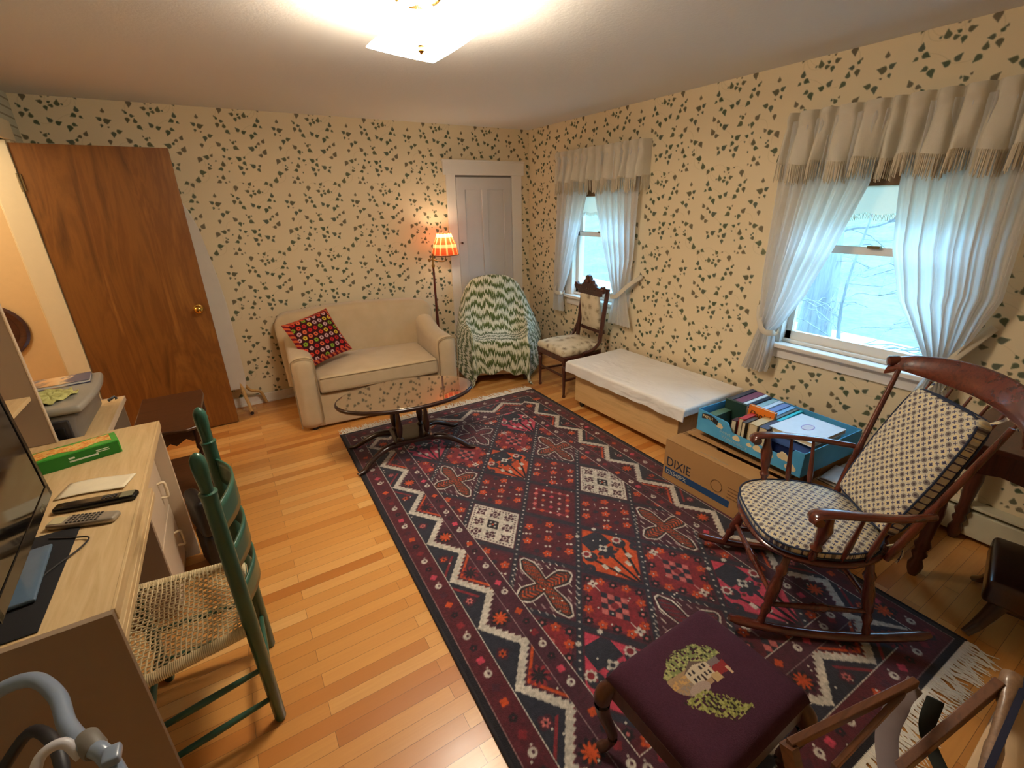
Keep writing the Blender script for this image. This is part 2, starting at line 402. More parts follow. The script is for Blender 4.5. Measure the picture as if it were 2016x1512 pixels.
# windows
M = Mat('window_glass', .02); g = M.n('ShaderNodeBsdfTransparent'); g.inputs[0].default_value = (.97, .99, 1, 1)
gl = M.n('ShaderNodeBsdfGlossy'); gl.inputs['Roughness'].default_value = .02
mx = M.n('ShaderNodeMixShader'); mx.inputs[0].default_value = .05; M.L.new(g.outputs[0], mx.inputs[1]); M.L.new(gl.outputs[0], mx.inputs[2]); M.L.new(mx.outputs[0], M.out.inputs[0]); M_glass = M.m
for wi, (y0, y1, z0, z1) in enumerate(WIN):
    w = struct_root('window_%d' % (wi + 1), (XR, (y0 + y1) / 2, z0)); h = (y1 - y0) / 2; H = z1 - z0
    mb = MB().box(-.012, .14, -h - .0, -h + .03, 0, H).box(-.012, .14, h - .03, h, 0, H).box(-.012, .14, -h, h, H - .03, H).box(.02, .14, -h, h, -.002, .02)
    mb.box(-.016, .001, -h - .07, -h + .005, 0, H + .06).box(-.016, .001, h - .005, h + .07, 0, H + .06).box(-.018, .001, -h - .07, h + .07, H - .005, H + .08)
    mb.build('window_frame', M_white, w, bevel=.002)
    MB().box(-.062, .06, -h - .06, h + .06, -.028, .0).build('window_sill', M_white, w, bevel=.006)
    MB().box(-.020, -.0, -h - .04, h + .04, -.10, -.028).build('apron', M_white, w, bevel=.003)
    mid = .590
    mb = MB().box(.045, .075, -h + .03, -h + .065, .02, mid + .02).box(.045, .075, h - .065, h - .03, .02, mid + .02).box(.045, .075, -h + .03, h - .03, .02, .075).box(.045, .075, -h + .03, h - .03, mid - .02, mid + .02)
    ls = mb.build('lower_sash', M_white, w, bevel=.002)
    MB().box(.058, .062, -h + .06, h - .06, .07, mid - .015).build('pane', M_glass, ls)
    MB().box(.02, .048, -.03, .03, mid + .018, mid + .032).build('sash_lock', plain('dull_brass', S(110, 100, 70), .4, metal=.7), ls)
    mb = MB().box(.08, .11, -h + .03, -h + .065, mid, H - .03).box(.08, .11, h - .065, h - .03, mid, H - .03).box(.08, .11, -h + .03, h - .03, H - .07, H - .03).box(.08, .11, -h + .03, h - .03, mid - .02, mid + .012)
    us = mb.build('upper_sash', M_white, w, bevel=.002)
    MB().box(.092, .096, -h + .06, h - .06, mid + .01, H - .06).build('pane', M_glass, us)

# baseboard heater under the right wall
ht = struct_root('trim_heater', (XR, 0, 0))
M_heat = plain('cream_enamel', S(214, 206, 176), .4, .03)
MB().box(-.07, -.02, .22, .80, .03, .165).build('heater_front', M_heat, ht, bevel=.004)
MB().box(-.075, 0, .22, .80, .185, .20).build('heater_top', M_heat, ht, bevel=.003)
MB().box(-.02, 0, .225, .795, .01, .19).build('heater_back', plain('dark_fins', S(50, 45, 38), .6), ht)
# ------------------------------------------------------------------ outside the windows
M = Mat('lawn_and_leaf_litter', .9, .1); v = M.coord('Object', (1, 1, 1))
f = M.noise(v, 1.1, 6, .7); g2 = M.noise(v, 9, 4, .7)
M.color(M.mix(g2, M.ramp(f, [(.30, S(66, 76, 60)), (.5, S(96, 118, 76)), (.65, S(124, 120, 98))]), S(150, 146, 130)))
mb = MB().grid(lambda u, v_: (XR + .15 + u * 45, -30 + v_ * 60, -.62 + max(0, u * 45 - 9) ** 1.25 * .16), 30, 12)
tag(mb.build('ground_outside', M.m, closed=False), kind='structure')
mb = MB().grid(lambda u, v_: (XR + 2.6 + u * 3.0 + (v_ * 34 - 12) * .10, -12 + v_ * 34, -.59 + u * .05), 4, 20)
tag(mb.build('driveway_outside', plain('pale_gravel', S(190, 182, 168), .9, .06, 8), closed=False), kind='structure')
M_bark = wood('grey_bark', S(104, 106, 110), S(150, 150, 148), 2, .9, .6, 0)
def tree(loc, r, h, lab, seed, n=14):
    rs = random.Random(seed); t = thing('bare_tree', lab, 'tree', loc, 0, 'bare trees outside the windows')
    base = [(0, 0, 0), (.05, .04, h * .3), (.0, .1, h * .6), (.1, .05, h)]
    P = catmull(base, 14); MB().tube(P, [r * (1.25 - .9 * i / 14) for i in range(15)], 12).build('trunk', M_bark, t)
    mb = MB()
    for k in range(n):
        p = P[rs.randint(3, 13)]; a = rs.uniform(-1.35, 1.35); L = rs.uniform(.8, 1.9)
        pts = [p]
        for q in range(5):
            a = max(-1.5, min(1.5, a + rs.uniform(-.5, .5))); pts.append(pts[-1] + Vector((math.cos(a), math.sin(a), rs.uniform(-.15, .6))) * L / 5)
        C = catmull(pts, 12); mb.tube(C, [max(.004, r * .18 * (1 - i / 13)) for i in range(13)], 5)
        for _ in range(4):
            s0 = C[rs.randint(3, 11)]; b = a + rs.uniform(-1.3, 1.3); e = s0 + Vector((math.cos(b), math.sin(b), rs.uniform(-.2, .5))) * L * .35
            mb.tube([s0, (s0 + e) / 2 + Vector((0, 0, .04)), e], [.008, .006, .003], 4)
    mb.build('branches', M_bark, t)
tree((XR + 2.7, 2.60, -.6), .17, 4.2, 'bare grey tree with a thick trunk close outside the nearer window', 3, 10)
tree((XR + 1.9, 1.95, -.6), .022, 2.3, 'thin bare sapling with spreading twigs further outside the nearer window', 9, 18)
tree((XR + 9.0, 12.5, -.55), .14, 5.0, 'bare tree far outside beyond the driveway', 21, 16)

# ------------------------------------------------------------------ curtains
def cloth_mat(name, c, trans, rough=.85, weave=350):
    M = Mat(name, rough, .1); v = M.coord()
    cc = M.mix(M.noise(v, 25, 3), tuple(x * .93 for x in c), c)
    df = M.n('ShaderNodeBsdfDiffuse'); tr = M.n('ShaderNodeBsdfTranslucent'); M.put(df.inputs[0], cc); M.put(tr.inputs[0], cc)
    b = M.n('ShaderNodeBump'); b.inputs['Strength'].default_value = .25; b.inputs['Distance'].default_value = .003
    M.put(b.inputs['Height'], M.noise(M.coord('Object', (1, 1, .25)), weave, 2)); M.L.new(b.outputs[0], df.inputs['Normal'])
    mx = M.n('ShaderNodeMixShader'); mx.inputs[0].default_value = trans; M.L.new(df.outputs[0], mx.inputs[1]); M.L.new(tr.outputs[0], mx.inputs[2])
    M.L.new(mx.outputs[0], M.out.inputs[0]); return M.m
M_sheer = cloth_mat('white_gauze_curtain', S(244, 242, 238), .66)
M_val = cloth_mat('oatmeal_valance', S(232, 222, 202), .22)
M_fringe = cloth_mat('oatmeal_fringe', S(226, 212, 186), .2)
M_blind = cloth_mat('cream_blind', S(228, 216, 188), .35)
def panel(name, lab, inner, outer, zt, z_tie, zb, folds, seed, tie, group):
    """inner/outer: [(z, y)] profile; hangs at x = XR-.075"""
    rs = random.Random(seed); ph = [rs.uniform(-.6, .6) for _ in range(8)]
    root = thing(name, lab, 'curtain', (XR, outer[0][1], zt), 0, group)
    ox, oy, oz = XR, outer[0][1], zt
    def fn(u, v):
        z = zt + (zb - zt) * v; a = interp(-z, [(-p, q) for p, q in inner]); b = interp(-z, [(-p, q) for p, q in outer])
        width = abs(b - a); y = a + (b - a) * u
        amp = min(.030, .007 + .0030 / max(.04, width)); near = math.exp(-((z - z_tie) / .12) ** 2)
        x = -.085 + amp * math.sin(2 * PI * folds * u + ph[0] + .8 * math.sin(3 * v + ph[1])) * (1 - .35 * near) + .010 * math.sin(2 * PI * folds * 2.3 * u + ph[2])
        y += .006 * math.sin(2 * PI * folds * u * 1.0 + 1.1 + 2 * v)
        return (x, y - oy, z - oz)
    smoothp = lambda P: [(p.x, p.y) for p in [Vector((q[0], q[1], 0)) for q in P]]
    MB().grid(fn, 90, 60).build('curtain_panel', M_sheer, root, closed=False, smooth=180)
    a = interp(-z_tie, [(-p, q) for p, q in inner]); b = interp(-z_tie, [(-p, q) for p, q in outer])
    # tie band: loops round the gathered cloth up to a hook on the casing
    hy, hz = tie
    lo = min(a, b) - .012; hi = max(a, b) + .012
    P = catmull([(-.02, hy - oy, hz - oz), (-.09, hy - oy + (lo + (hi - lo) * .5 - hy) * .45, (hz + z_tie) / 2 - oz + .01), (-.13, (lo + hi) / 2 - oy, z_tie - oz), (-.115, (lo if abs(lo - hy) > abs(hi - hy) else hi) - oy, z_tie - oz - .01),
                 (-.06, (lo if abs(lo - hy) > abs(hi - hy) else hi) - oy, z_tie - oz - .005), (-.03, (lo + hi) / 2 - oy, z_tie - oz + .005), (-.015, hy - oy, hz - oz)], 40)
    MB().tube(P, .018, 8, .18, (1, 0, 0)).build('tieback', M_val, root)
    return root
for wi, (c, name) in enumerate(((3.36, 'far'), (1.17, 'near'))):
    pass
G1 = 'white tied-back curtain panels at the two windows'
panel('curtain', 'white gauze curtain tied back at the far side of the corner window', [(2.05, 3.46), (1.72, 3.46), (1.40, 3.56), (1.0, 3.70), (.80, 3.79), (.70, 3.78), (.60, 3.76)],
      [(2.05, 3.89), (1.7, 3.89), (.80, 3.90), (.70, 3.90), (.60, 3.91)], 2.05, .80, .60, 5, 1, (3.90, .92), G1)
panel('curtain', 'white gauze curtain of the corner window, tied back beside the carved side chair', [(2.05, 3.34), (1.70, 3.34), (1.35, 3.24), (1.05, 3.12), (.87, 3.03), (.75, 3.06), (.62, 3.09)],
      [(2.05, 2.81), (1.7, 2.82), (1.2, 2.83), (.92, 2.89), (.80, 2.86), (.62, 2.80)], 2.05, .88, .62, 6, 2, (2.78, 1.06), G1)
panel('curtain', 'white gauze curtain tied back at the left of the nearer window, above the books', [(2.05, 1.20), (1.72, 1.22), (1.40, 1.32), (1.10, 1.43), (.93, 1.52), (.86, 1.57), (.72, 1.56), (.575, 1.575)],
      [(2.05, 1.70), (1.7, 1.70), (1.2, 1.70), (.86, 1.665), (.75, 1.69), (.575, 1.73)], 2.05, .86, .575, 6, 3, (1.73, .99), G1)
panel('curtain', 'wide white gauze curtain hanging behind the crest of the rocking chair', [(2.05, 1.11), (1.7, 1.09), (1.40, 1.05), (1.15, .97), (.95, .84), (.83, .76), (.70, .80), (.50, .86)],
      [(2.05, .60), (1.5, .60), (1.2, .59), (.95, .66), (.83, .70), (.70, .66), (.50, .58)], 2.05, .83, .50, 7, 4, (.60, 1.07), G1)

def valance(lab, y0, y1, seed):
    rs = random.Random(seed); c = (y0 + y1) / 2; W_ = y1 - y0; zt = 2.095; zb = 1.82
    root = thing('curtain_valance', lab, 'valance', (XR, c, zt), 0, 'pleated fringed valances')
    n = 11
    pl = [((i + rs.uniform(.3, .7)) / n) for i in range(n)]
    def prof(u, v):
        # u runs along the rod including the side returns, v down
        ret = .06
        s = u * (W_ + 2 * ret)
        if s < ret: y, x0 = -W_ / 2, -s / ret * .09
        elif s > W_ + ret: y, x0 = W_ / 2, -(1 - (s - W_ - ret) / ret) * .09
        else: y, x0 = s - ret - W_ / 2, -.09
        t = (y + W_ / 2) / W_; x = x0
        if x0 <= -.0899:
            pin = sum(math.exp(-((t - q) / .012) ** 2) for q in pl)
            belly = sum(math.sin(PI * min(1, max(0, (t - a) / (b - a)))) for a, b in zip([-.02] + pl, pl + [1.02]) if a <= t < b)
            top = max(0, 1 - v / .3)
            k = math.sin(PI * min(1, v / .36)) if v < .36 else math.cos((v - .36) / .64 * PI / 2) * .4
            x += pin * .034 * (1 - .5 * v) - belly * (.006 + .020 * math.exp(-((v - .12) / .12) ** 2) + .075 * max(0, v - .28) ** .8 * (1 - .3 * v)) + .007 * math.sin(60 * t + 5 * v) * (.4 + v)
            y += .016 * v * math.sin(2 * PI * t * n * .5 + seed)
        wav = .010 * math.sin(2 * PI * t * 5.5 + seed) * v
        return x, y, (zb - zt) * v + wav
    MB().grid(prof, 260, 26).build('pleated_cloth', M_val, root, closed=False, smooth=180)
    mb = MB(); N = 240
    for i in range(N):
        u = (i + .5) / N; x, y, z = prof(u, 1.); L = .092 * rs.uniform(.85, 1.1); dx, dy = rs.uniform(-.006, .006), rs.uniform(-.005, .005)
        mb.tube([(x, y, z + .012), (x + dx * .5, y + dy * .4, z - L * .5), (x + dx, y + dy, z - L)], [.0030, .0038, .0022], 4)
    tag(mb.build('fringe', M_fringe, root), kind='stuff')
valance('oatmeal pleated valance with a fringe over the corner window', 2.80, 3.90, 2)
valance('oatmeal pleated valance with a fringe over the nearer window by the rocking chair', .58, 1.70, 5)
for (y0, y1, z0, z1), lab in zip(WIN, ('cream roller blind with scalloped fringe inside the corner window', 'cream roller blind with scalloped fringe inside the nearer window')):
    c = (y0 + y1) / 2; h = (y1 - y0) / 2 - .04; r = thing('roller_blind', lab, 'blind', (XR + .02, c, z1), 0, 'roller blinds in the windows')
    MB().tube([(0, -h, -.06), (0, h, -.06)], .018, 12).box(-.018, .008, -h, h, -.20, -.03).build('roller', plain('brown_roller', S(120, 88, 52), .6), r)
    MB().grid(lambda u, v_: (.0 + .002 * math.sin(9 * u), -h + 2 * h * u, -.06 - v_ * (.27 + .014 * abs(math.sin(PI * 5 * u)))), 60, 6).build('blind_cloth', M_blind, r, closed=False, smooth=180)
    mb = MB(); rs = random.Random(4)
    for i in range(120):
        u = (i + .5) / 120; z = -.33 - .014 * abs(math.sin(PI * 5 * u)); mb.tube([(0, -h + 2 * h * u, z), (0.002, -h + 2 * h * u + rs.uniform(-.003, .003), z - .032)], [.0018, .001], 4)
    tag(mb.build('fringe', M_fringe, r), kind='stuff')

# ------------------------------------------------------------------ ceiling light
LX, LY = .80, 1.93
LY = 1.965
LX = .794; LY = 1.906
cl = thing('ceiling_light', 'square frosted glass ceiling light with curved edges and a brass finial', 'ceiling light', (LX, LY, HC), math.radians(2))
MB().lathe([(.085, 0), (.085, -.02), (.07, -.03), (.0, -.03)], 28).build('ceiling_plate', M_brass, cl)
M = Mat('lit_frosted_glass', .4); M.color(S(255, 240, 210)); M.b.inputs['Emission Color'].default_value = (1, .89, .73, 1); M.b.inputs['Emission Strength'].default_value = 58; M_lit = M.m
def shade(u, v):
    a, b = 2 * u - 1, 2 * v - 1; r = max(abs(a), abs(b)); 
    return (a * (.148 - .008 * b * b), b * (.203 - .008 * a * a), -.152 - .010 * (1 - a * a) * (1 - b * b) + .010 * (.5 - .5 * a) * (.5 + .5 * b) - .004 * a * b)
MB().grid(shade, 30, 30).build('glass_shade', M_lit, cl, closed=False, smooth=180, solid=.004)
MB().tube([(0, 0, -.03), (0, 0, -.162)], .004).lathe([(.0, -.160), (.013, -.162), (.009, -.172), (.012, -.178), (.005, -.186), (0, -.190)], 14).build('finial', M_brass, cl)
for dx in (-.07, .07):
    b = MB().tube([(0, 0, -.025), (dx, 0, -.05)], .012).ball((dx * 1.3, 0, -.085), .028); b.build('bulb', M_lit, cl)
def lamp(name, kind, loc, energy, col, parent=None, size=.05, **kw):
    d = bpy.data.lights.new(name, kind); d.energy = energy; d.color = col
    if kind == 'POINT': d.shadow_soft_size = size
    for k, v in kw.items(): setattr(d, k, v)
    o = bpy.data.objects.new(name, d); COL.objects.link(o); o.location = loc
    if parent is not None: o.parent = parent
    return o
for dx in (-.12, .12): lamp('bulb_light', 'POINT', (dx * .7, dx, -.085), 8, (1, .89, .73), cl, .03)
lamp('hall_light', 'POINT', (-1.6, 3.6, 2.1), 22, (1, .86, .66), None, .12)
# ------------------------------------------------------------------ rug
def paint_rug():
    K = 2; px = .004 / K; RW, RL = 1.76, 3.18; nx, ny = int(RW / px), int(RL / px)
    U, V = np.meshgrid((np.arange(nx) + .5) * px, (np.arange(ny) + .5) * px); rs = np.random.RandomState(5)
    C = dict(mar=(92, 30, 40), dk=(46, 46, 57), wh=(214, 204, 188), orr=(208, 80, 30), red=(140, 38, 46), pk=(206, 66, 88), bk=(34, 28, 34), teal=(54, 74, 84), brn=(86, 42, 28), plum=(78, 34, 48), sal=(206, 110, 104))
    img = np.empty((ny, nx, 3)); img[:] = C['mar']
    def put(m, c): img[m] = C[c]
    def disc(cu, cv, r, c, squash=1.): 
        k0, k1 = max(0, int((cv - r * 1.5) / px)), min(ny, int((cv + r * 1.5) / px)); j0, j1 = max(0, int((cu - r * 1.5) / px)), min(nx, int((cu + r * 1.5) / px))
        if k1 <= k0 or j1 <= j0: return
        u, v = U[k0:k1, j0:j1] - cu, V[k0:k1, j0:j1] - cv; sub = img[k0:k1, j0:j1]; sub[(u * u + (v * squash) ** 2) < r * r] = C[c]
    def blob(cu, cv, r, c, seed=0, lobes=5, depth=.35):
        k0, k1 = max(0, int((cv - r * 1.5) / px)), min(ny, int((cv + r * 1.5) / px)); j0, j1 = max(0, int((cu - r * 1.5) / px)), min(nx, int((cu + r * 1.5) / px))
        if k1 <= k0 or j1 <= j0: return
        u, v = U[k0:k1, j0:j1] - cu, V[k0:k1, j0:j1] - cv; a = np.arctan2(v, u); rr = r * (1 - depth + depth * np.abs(np.cos(a * lobes / 2 + seed)))
        img[k0:k1, j0:j1][(u * u + v * v) < rr * rr] = C[c]
    def rect(cu, cv, hu, hv, c):
        img[max(0, int((cv - hv) / px)):max(0, int((cv + hv) / px)), max(0, int((cu - hu) / px)):max(0, int((cu + hu) / px))] = C[c]
    def flower(cu, cv, s, c, c2='wh'):
        blob(cu, cv, s, c, rs.uniform(0, 3), 5, .45); disc(cu, cv, s * .32, 'red' if c != 'red' else 'bk'); disc(cu, cv, s * .16, c2)
    # field
    P0 = (.50, 1.61)
    du, dv = (U - P0[0]) / .39, (V - P0[1]) / .51
    p, q = du + dv, du - dv; ip, iq = np.rint(p), np.rint(q); fp, fq = p - ip, q - iq
    edge = .5 - np.maximum(np.abs(fp), np.abs(fq))
    put(edge < .045, 'dk'); line = (np.abs(edge - .058) < .008); put(line, 'plum')
    for a in range(-8, 9):
        for b in range(-8, 9):
            pc, qc = a, b; uc = P0[0] + (pc + qc) / 2 * .39; vc = P0[1] + (pc - qc) / 2 * .51
            if not (.1 < uc < 1.7 and .1 < vc < 3.1): continue
            i2, j2 = a + b, a - b       # doubled lattice indices
            inside = (ip == a) & (iq == b) & (edge > .066)
            du_, dv_ = U - uc, V - vc
            if i2 % 2 == 0:
                i, j = i2 // 2, j2 // 2
                if abs(j) == 0:
                    if i in (0, 2):
                        put(inside, 'wh')
                        for m in (-1, 0, 1):
                            for n_ in (-1, 0, 1):
                                cu, cv = uc + (m + n_) * .052, vc + (m - n_) * .068
                                blob(cu, cv, .030, 'plum', m + n_, 4, .5); disc(cu, cv, .014, 'wh'); disc(cu, cv, .009, 'plum')
                                for s1, s2 in ((1, 0), (-1, 0), (0, 1), (0, -1)): rect(cu + s1 * .030, cv + s2 * .036, .004, .004, 'bk')
                        m = (np.abs(du_) / .039 + np.abs(dv_) / .052) < 1; put(m, 'bk')
                        for s1, s2 in ((1, 0), (-1, 0), (0, 1), (0, -1)): rect(uc + s1 * .016, vc + s2 * .022, .006, .006, 'wh')
                        rect(uc, vc, .006, .006, 'orr')
                        for k in range(-8, 9):
                            for sg in (-1, 1):
                                t = k / 9.; cu, cv = uc + .5 * .39 * .80 * (t + sg * (1 - abs(t))) * .5 * 2 * .5, vc + 0
                        for k in range(14):
                            for (s1, s2) in ((1, 1), (1, -1), (-1, 1), (-1, -1)):
                                t = (k + .5) / 14; rect(uc + s1 * .150 * t, vc + s2 * .200 * (1 - t), .0035, .0045, 'plum')
                    else:
                        put(inside, 'mar'); put(inside & (np.abs(edge - .2) < .03), 'red')
                        for m in range(-2, 3):
                            for n_ in range(-2, 3):
                                cu, cv = uc + (m + n_) * .030, vc + (m - n_) * .040
                                if (m + n_) % 2: blob(cu, cv, .014, ('pk', 'sal', 'orr')[(m * 3 + n_) % 3], 1, 4, .4)
                                else: rect(cu, cv, .007, .008, 'wh')
                elif abs(j) == 1 and i == 1 or (abs(j) == 2 and i in (0, 2)):
                    c = 'orr' if i == 1 else 'pk'
                    hexa = inside & (np.abs(du_) < .150)
                    put(inside, 'dk'); put(hexa, c)
                    v1 = dv_ + .245
                    for s1, k1 in ((0, .30), (-.42, .26), (.42, .26), (-.85, .2), (.85, .2)):
                        m = hexa & (np.abs(du_ - s1 * v1 * .85) < .007 + .01 * np.clip(v1 - .25, 0, .1)) & (v1 > 0) & (v1 < k1 + .02); put(m, 'bk')
                        disc(uc + s1 * k1 * .85, vc - .245 + k1 + .02, .028 if abs(s1) > .5 else .034, 'dk'); disc(uc + s1 * k1 * .85, vc - .245 + k1 + .02, .008, 'red')
                    put(hexa & (np.abs(du_) < .065) & (dv_ > .06) & (dv_ < .17), 'dk')
                    blob(uc, vc + .02, .052, 'dk', 2, 7, .4); blob(uc, vc + .05, .028, 'wh', 0, 4, .6); disc(uc, vc + .05, .010, 'dk')
                    for s1 in (-1, 1):
                        blob(uc + s1 * .098, vc + .06, .026, 'wh', 0, 8, .25); disc(uc + s1 * .098, vc + .06, .014, 'red'); disc(uc + s1 * .115, vc + .125, .016, 'dk')
                        rect(uc + s1 * .035, vc - .095, .010, .018, 'wh'); rect(uc + s1 * .075, vc - .055, .011, .017, 'wh'); disc(uc + s1 * .055, vc + .005, .009, 'brn')
                        blob(uc + s1 * .055, vc + .19, .013, 'wh', 0, 6, .3)
                    put(hexa & (np.abs(du_) > .143), 'dk')
                else:
                    put(inside, 'plum')
                    spk = inside & (((du_ * 40) % 1) < .18) & (np.minimum(np.abs(fp), np.abs(fq)) < .42) & (edge < .16) & (edge > .10); put(spk, 'wh')
                    # cross of four pointed arms
                    A, B = np.abs(du_), np.abs(dv_)
                    def arm(x, y, L, w): return (x < L) & (y < w * np.clip(np.minimum(.62 + x / L * .7, (1.12 - x / L) * 2.6), 0, 1))
                    cr = lambda g: arm(A, B * .8, .142 + g, .032 + g) | arm(B * .78, A, .152 + g, .034 + g)
                    put(cr(.0080), 'wh'); put(cr(.001), 'bk'); put(cr(-.005), 'brn' if abs(j) == 1 else 'mar')
                    lv = (np.sin((A - B * .9) * 330 + np.where(A > B * .8, B, A) * 500) > .25) & cr(-.009); put(lv, 'orr' if abs(j) == 1 else 'red')
                    lv = (np.sin((du_ + dv_) * 200 + 2) > .80) & cr(-.008); put(lv, 'teal')
                    for s1 in (-1, 1):
                        for t in range(5): rect(uc + s1 * (.145 - t * .022), vc + .055 + t * .026, .0016, .010, 'wh'); rect(uc + s1 * (.145 - t * .022), vc - .055 - t * .026, .0016, .010, 'wh')
            else:
                put(inside & (edge < .10), 'plum'); put(inside & (edge >= .10), 'mar' if abs(j2) != 3 else 'red')
                put(inside & (np.abs(edge - .12) < .006), 'plum')
                if abs(j2) == 1:
                    for m in range(-2, 3):
                        for n_ in range(-2, 3):
                            cu, cv = uc + (m + n_) * .034, vc + (m - n_) * .045
                            k = (m * 2 + n_ + 20) % 4
                            if abs(m) == 2 and abs(n_) == 2: continue
                            if k == 0: flower(cu, cv, .025, 'orr')
                            elif k == 2: rect(cu - .008, cv + .006, .006, .007, 'wh'); rect(cu + .008, cv - .006, .006, .007, 'wh')
                            elif k == 1: rect(cu, cv, .003, .004, 'wh')
                            else: blob(cu, cv, .016, 'dk', 1, 6, .3)
                else:
                    for m in range(-2, 3):
                        for n_ in range(-2, 3):
                            cu, cv = uc + (m + n_) * .036, vc + (m - n_) * .047
                            if max(abs(m), abs(n_)) == 2:
                                (flower(cu, cv, .023, 'orr') if (m + n_) % 2 else (blob(cu, cv, .022, 'bk', 0, 6, .35), disc(cu, cv, .007, 'sal')))
                    for m in range(-2, 2):
                        for n_ in range(-2, 2):
                            cu, cv = uc + (m + n_ + 1) * .018, vc + (m - n_) * .024
                            mm = (np.abs((U - cu)) / .017 + np.abs(V - cv) / .022) < 1; put(mm, 'dk' if (m + n_) % 2 else 'sal')
                    disc(uc, vc, .018, 'red')
                    for s1 in (-1, 1):
                        blob(uc + s1 * .0, vc + s1 * .150, .024, 'wh', 1, 4, .6); disc(uc, vc + s1 * .150, .006, 'plum'); rect(uc, vc + s1 * .115, .002, .018, 'wh')
    # small white dots along the lattice bands
    dp = ((np.minimum(np.abs(fp), np.abs(fq)) * 12.0) % 1)
    # borders (distance from rug edge)
    E = np.minimum(np.minimum(U, RW - U), np.minimum(V, RL - V)); side = np.minimum(U, RW - U) <= np.minimum(V, RL - V)
    T = np.where(side, V, U)
    lat = (edge < .016) & (((fp * 9) % 1 < .22) & ((fq * 9) % 1 < .9)) & (E > .36)
    put(lat & (np.abs(np.where(np.abs(fp) > np.abs(fq), (fq * 9) % 1, (fp * 9) % 1)) < .22), 'wh')
    put(E < .365, 'plum'); put(E < .285, 'dk'); put(E < .125, 'mar'); put(E < .030, 'bk')
    for d in (.029, .126, .283, .362):
        put((np.abs(E - d) < .0018) & ((T * 90) % 1 > .12), 'wh')
    D = E - .128; b = D / .154; per = .30; t = (T / per) % 1; kk = np.floor(T / per).astype(int)
    main = (E > .128) & (E < .282)
    zig = np.abs(t - .5) * 2; saw = .035 * (2 * np.abs((T * 45) % 1 - .5))
    dz = b - (.12 + .76 * zig)
    cols = np.array([C['orr'], C['red'], C['teal'], C['brn']])
    m = main & (dz > 0); img[m] = cols[kk[m] % 4] * .9; m2 = main & (dz > .16); put(m2, 'plum')
    m = main & (dz <= 0); put(m, 'dk')
    put(main & (np.abs(dz - saw * 2) < .115 + saw), 'wh'); put(main & (np.abs(dz - .30) < .05) & (kk % 2 == 0), 'orr'); put(main & (np.abs(dz + .34) < .05) & (kk % 3 == 1), 'red')
    for k in range(int(RL / per) + 1):
        for sgn in (0, 1):
            for (isd, Lm) in ((True, RL), (False, RW)):
                tt = (k + .5) * per
                if tt > Lm - .1 or tt < .1: continue
                for d, c in ((.238, 'brn'), ):
                    cu, cv = (d, tt) if isd else (tt, d)
                    if sgn: cu, cv = (RW - d, tt) if isd else (tt, RL - d)
                    blob(cu, cv, .046, 'bk' if k % 2 else 'red', .3 * k, 9, .5); blob(cu, cv, .034, 'orr' if k % 2 else 'bk', .3 * k + 1, 9, .6)
                tt = k * per
                if tt > .1:
                    d = .165; cu, cv = (d, tt) if isd else (tt, d)
                    if sgn: cu, cv = (RW - d, tt) if isd else (tt, RL - d)
                    blob(cu, cv, .030, 'plum', k, 4, .3); blob(cu, cv, .018, 'orr' if k % 2 else 'sal', k, 6, .5); disc(cu, cv, .006, 'bk')
    seq = ('wh', 'red', 'bk', 'orr', 'plum', 'wh', 'pk', 'bk')
    for k in range(60):
        for d, off in ((.078, 0), (.324, 3)):
            for (isd, Lm) in ((True, RL), (False, RW)):
                for sgn in (0, 1):
                    tt = .05 + k * .062
                    if tt > Lm - .04 or (d > .2 and (tt < .3 or tt > Lm - .3)): continue
                    cu, cv = (d, tt) if isd else (tt, d)
                    if sgn: cu, cv = (RW - d, Lm - tt) if isd else (Lm - tt, RL - d)
                    c = seq[(k + off) % 8]
                    if c == 'wh': disc(cu, cv, .016, 'wh'); disc(cu + .003, cv, .006, 'plum'); disc(cu + .008, cv + .022, .005, 'wh')
                    elif c == 'bk': blob(cu, cv, .017, 'bk', k, 5, .3); disc(cu, cv, .004, 'red')
                    else: blob(cu, cv, .018, c, k, 4, .35)
    spk = rs.rand(ny // 4 + 1, nx // 4 + 1) > .9965; spk = np.kron(spk, np.ones((4, 4)))[:ny, :nx] > 0
    put(spk & (E > .04) & (img.sum(-1) < 330), 'wh')
    ab = 1 + .10 * (np.kron(rs.rand(ny // 24 + 1, 1), np.ones((24, 1)))[:ny] - .5); img = img * ab[..., None]
    n8 = np.kron(rs.rand(ny // 5 + 1, nx // 5 + 1), np.ones((5, 5)))[:ny, :nx, None]; img = np.clip(img * (1 + .10 * (rs.rand(ny, nx, 1) - .5) + .20 * (n8 - .5)), 0, 255)
    img = img.reshape(ny // K, K, nx // K, K, 3).mean((1, 3)) * .93
    return lin_np(img), RW, RL
RUG, RW, RL = paint_rug()
RTH = -.025
rug = thing('oriental_rug', 'red and navy patterned oriental rug on the oak floor', 'rug', (.4332, .2413, 0), RTH)
M_rug = attr_mat('wool_pile', .9, 260, .25)
nv_, nu_ = RUG.shape[:2]
attr_grid('pile', (.002, .002, .009), (.004, 0, 0), (0, .004, 0), nu_ - 1, nv_ - 1, RUG, M_rug, rug)
M_dkwool = plain('dark_edge_binding', S(34, 28, 30), .9, .2, 60)
for bx_ in (0, RW): MB().tube([(bx_, 0, .0055), (bx_, RL, .0055)], .008, 8, .65).build('edge_binding', M_dkwool, rug)
MB().box(.003, RW - .003, .003, RL - .003, 0, .008).build('backing', M_dkwool, rug)
M_frg = plain('cotton_fringe', S(232, 224, 210), .9, .10, 80)
rs = random.Random(3); mb = MB()
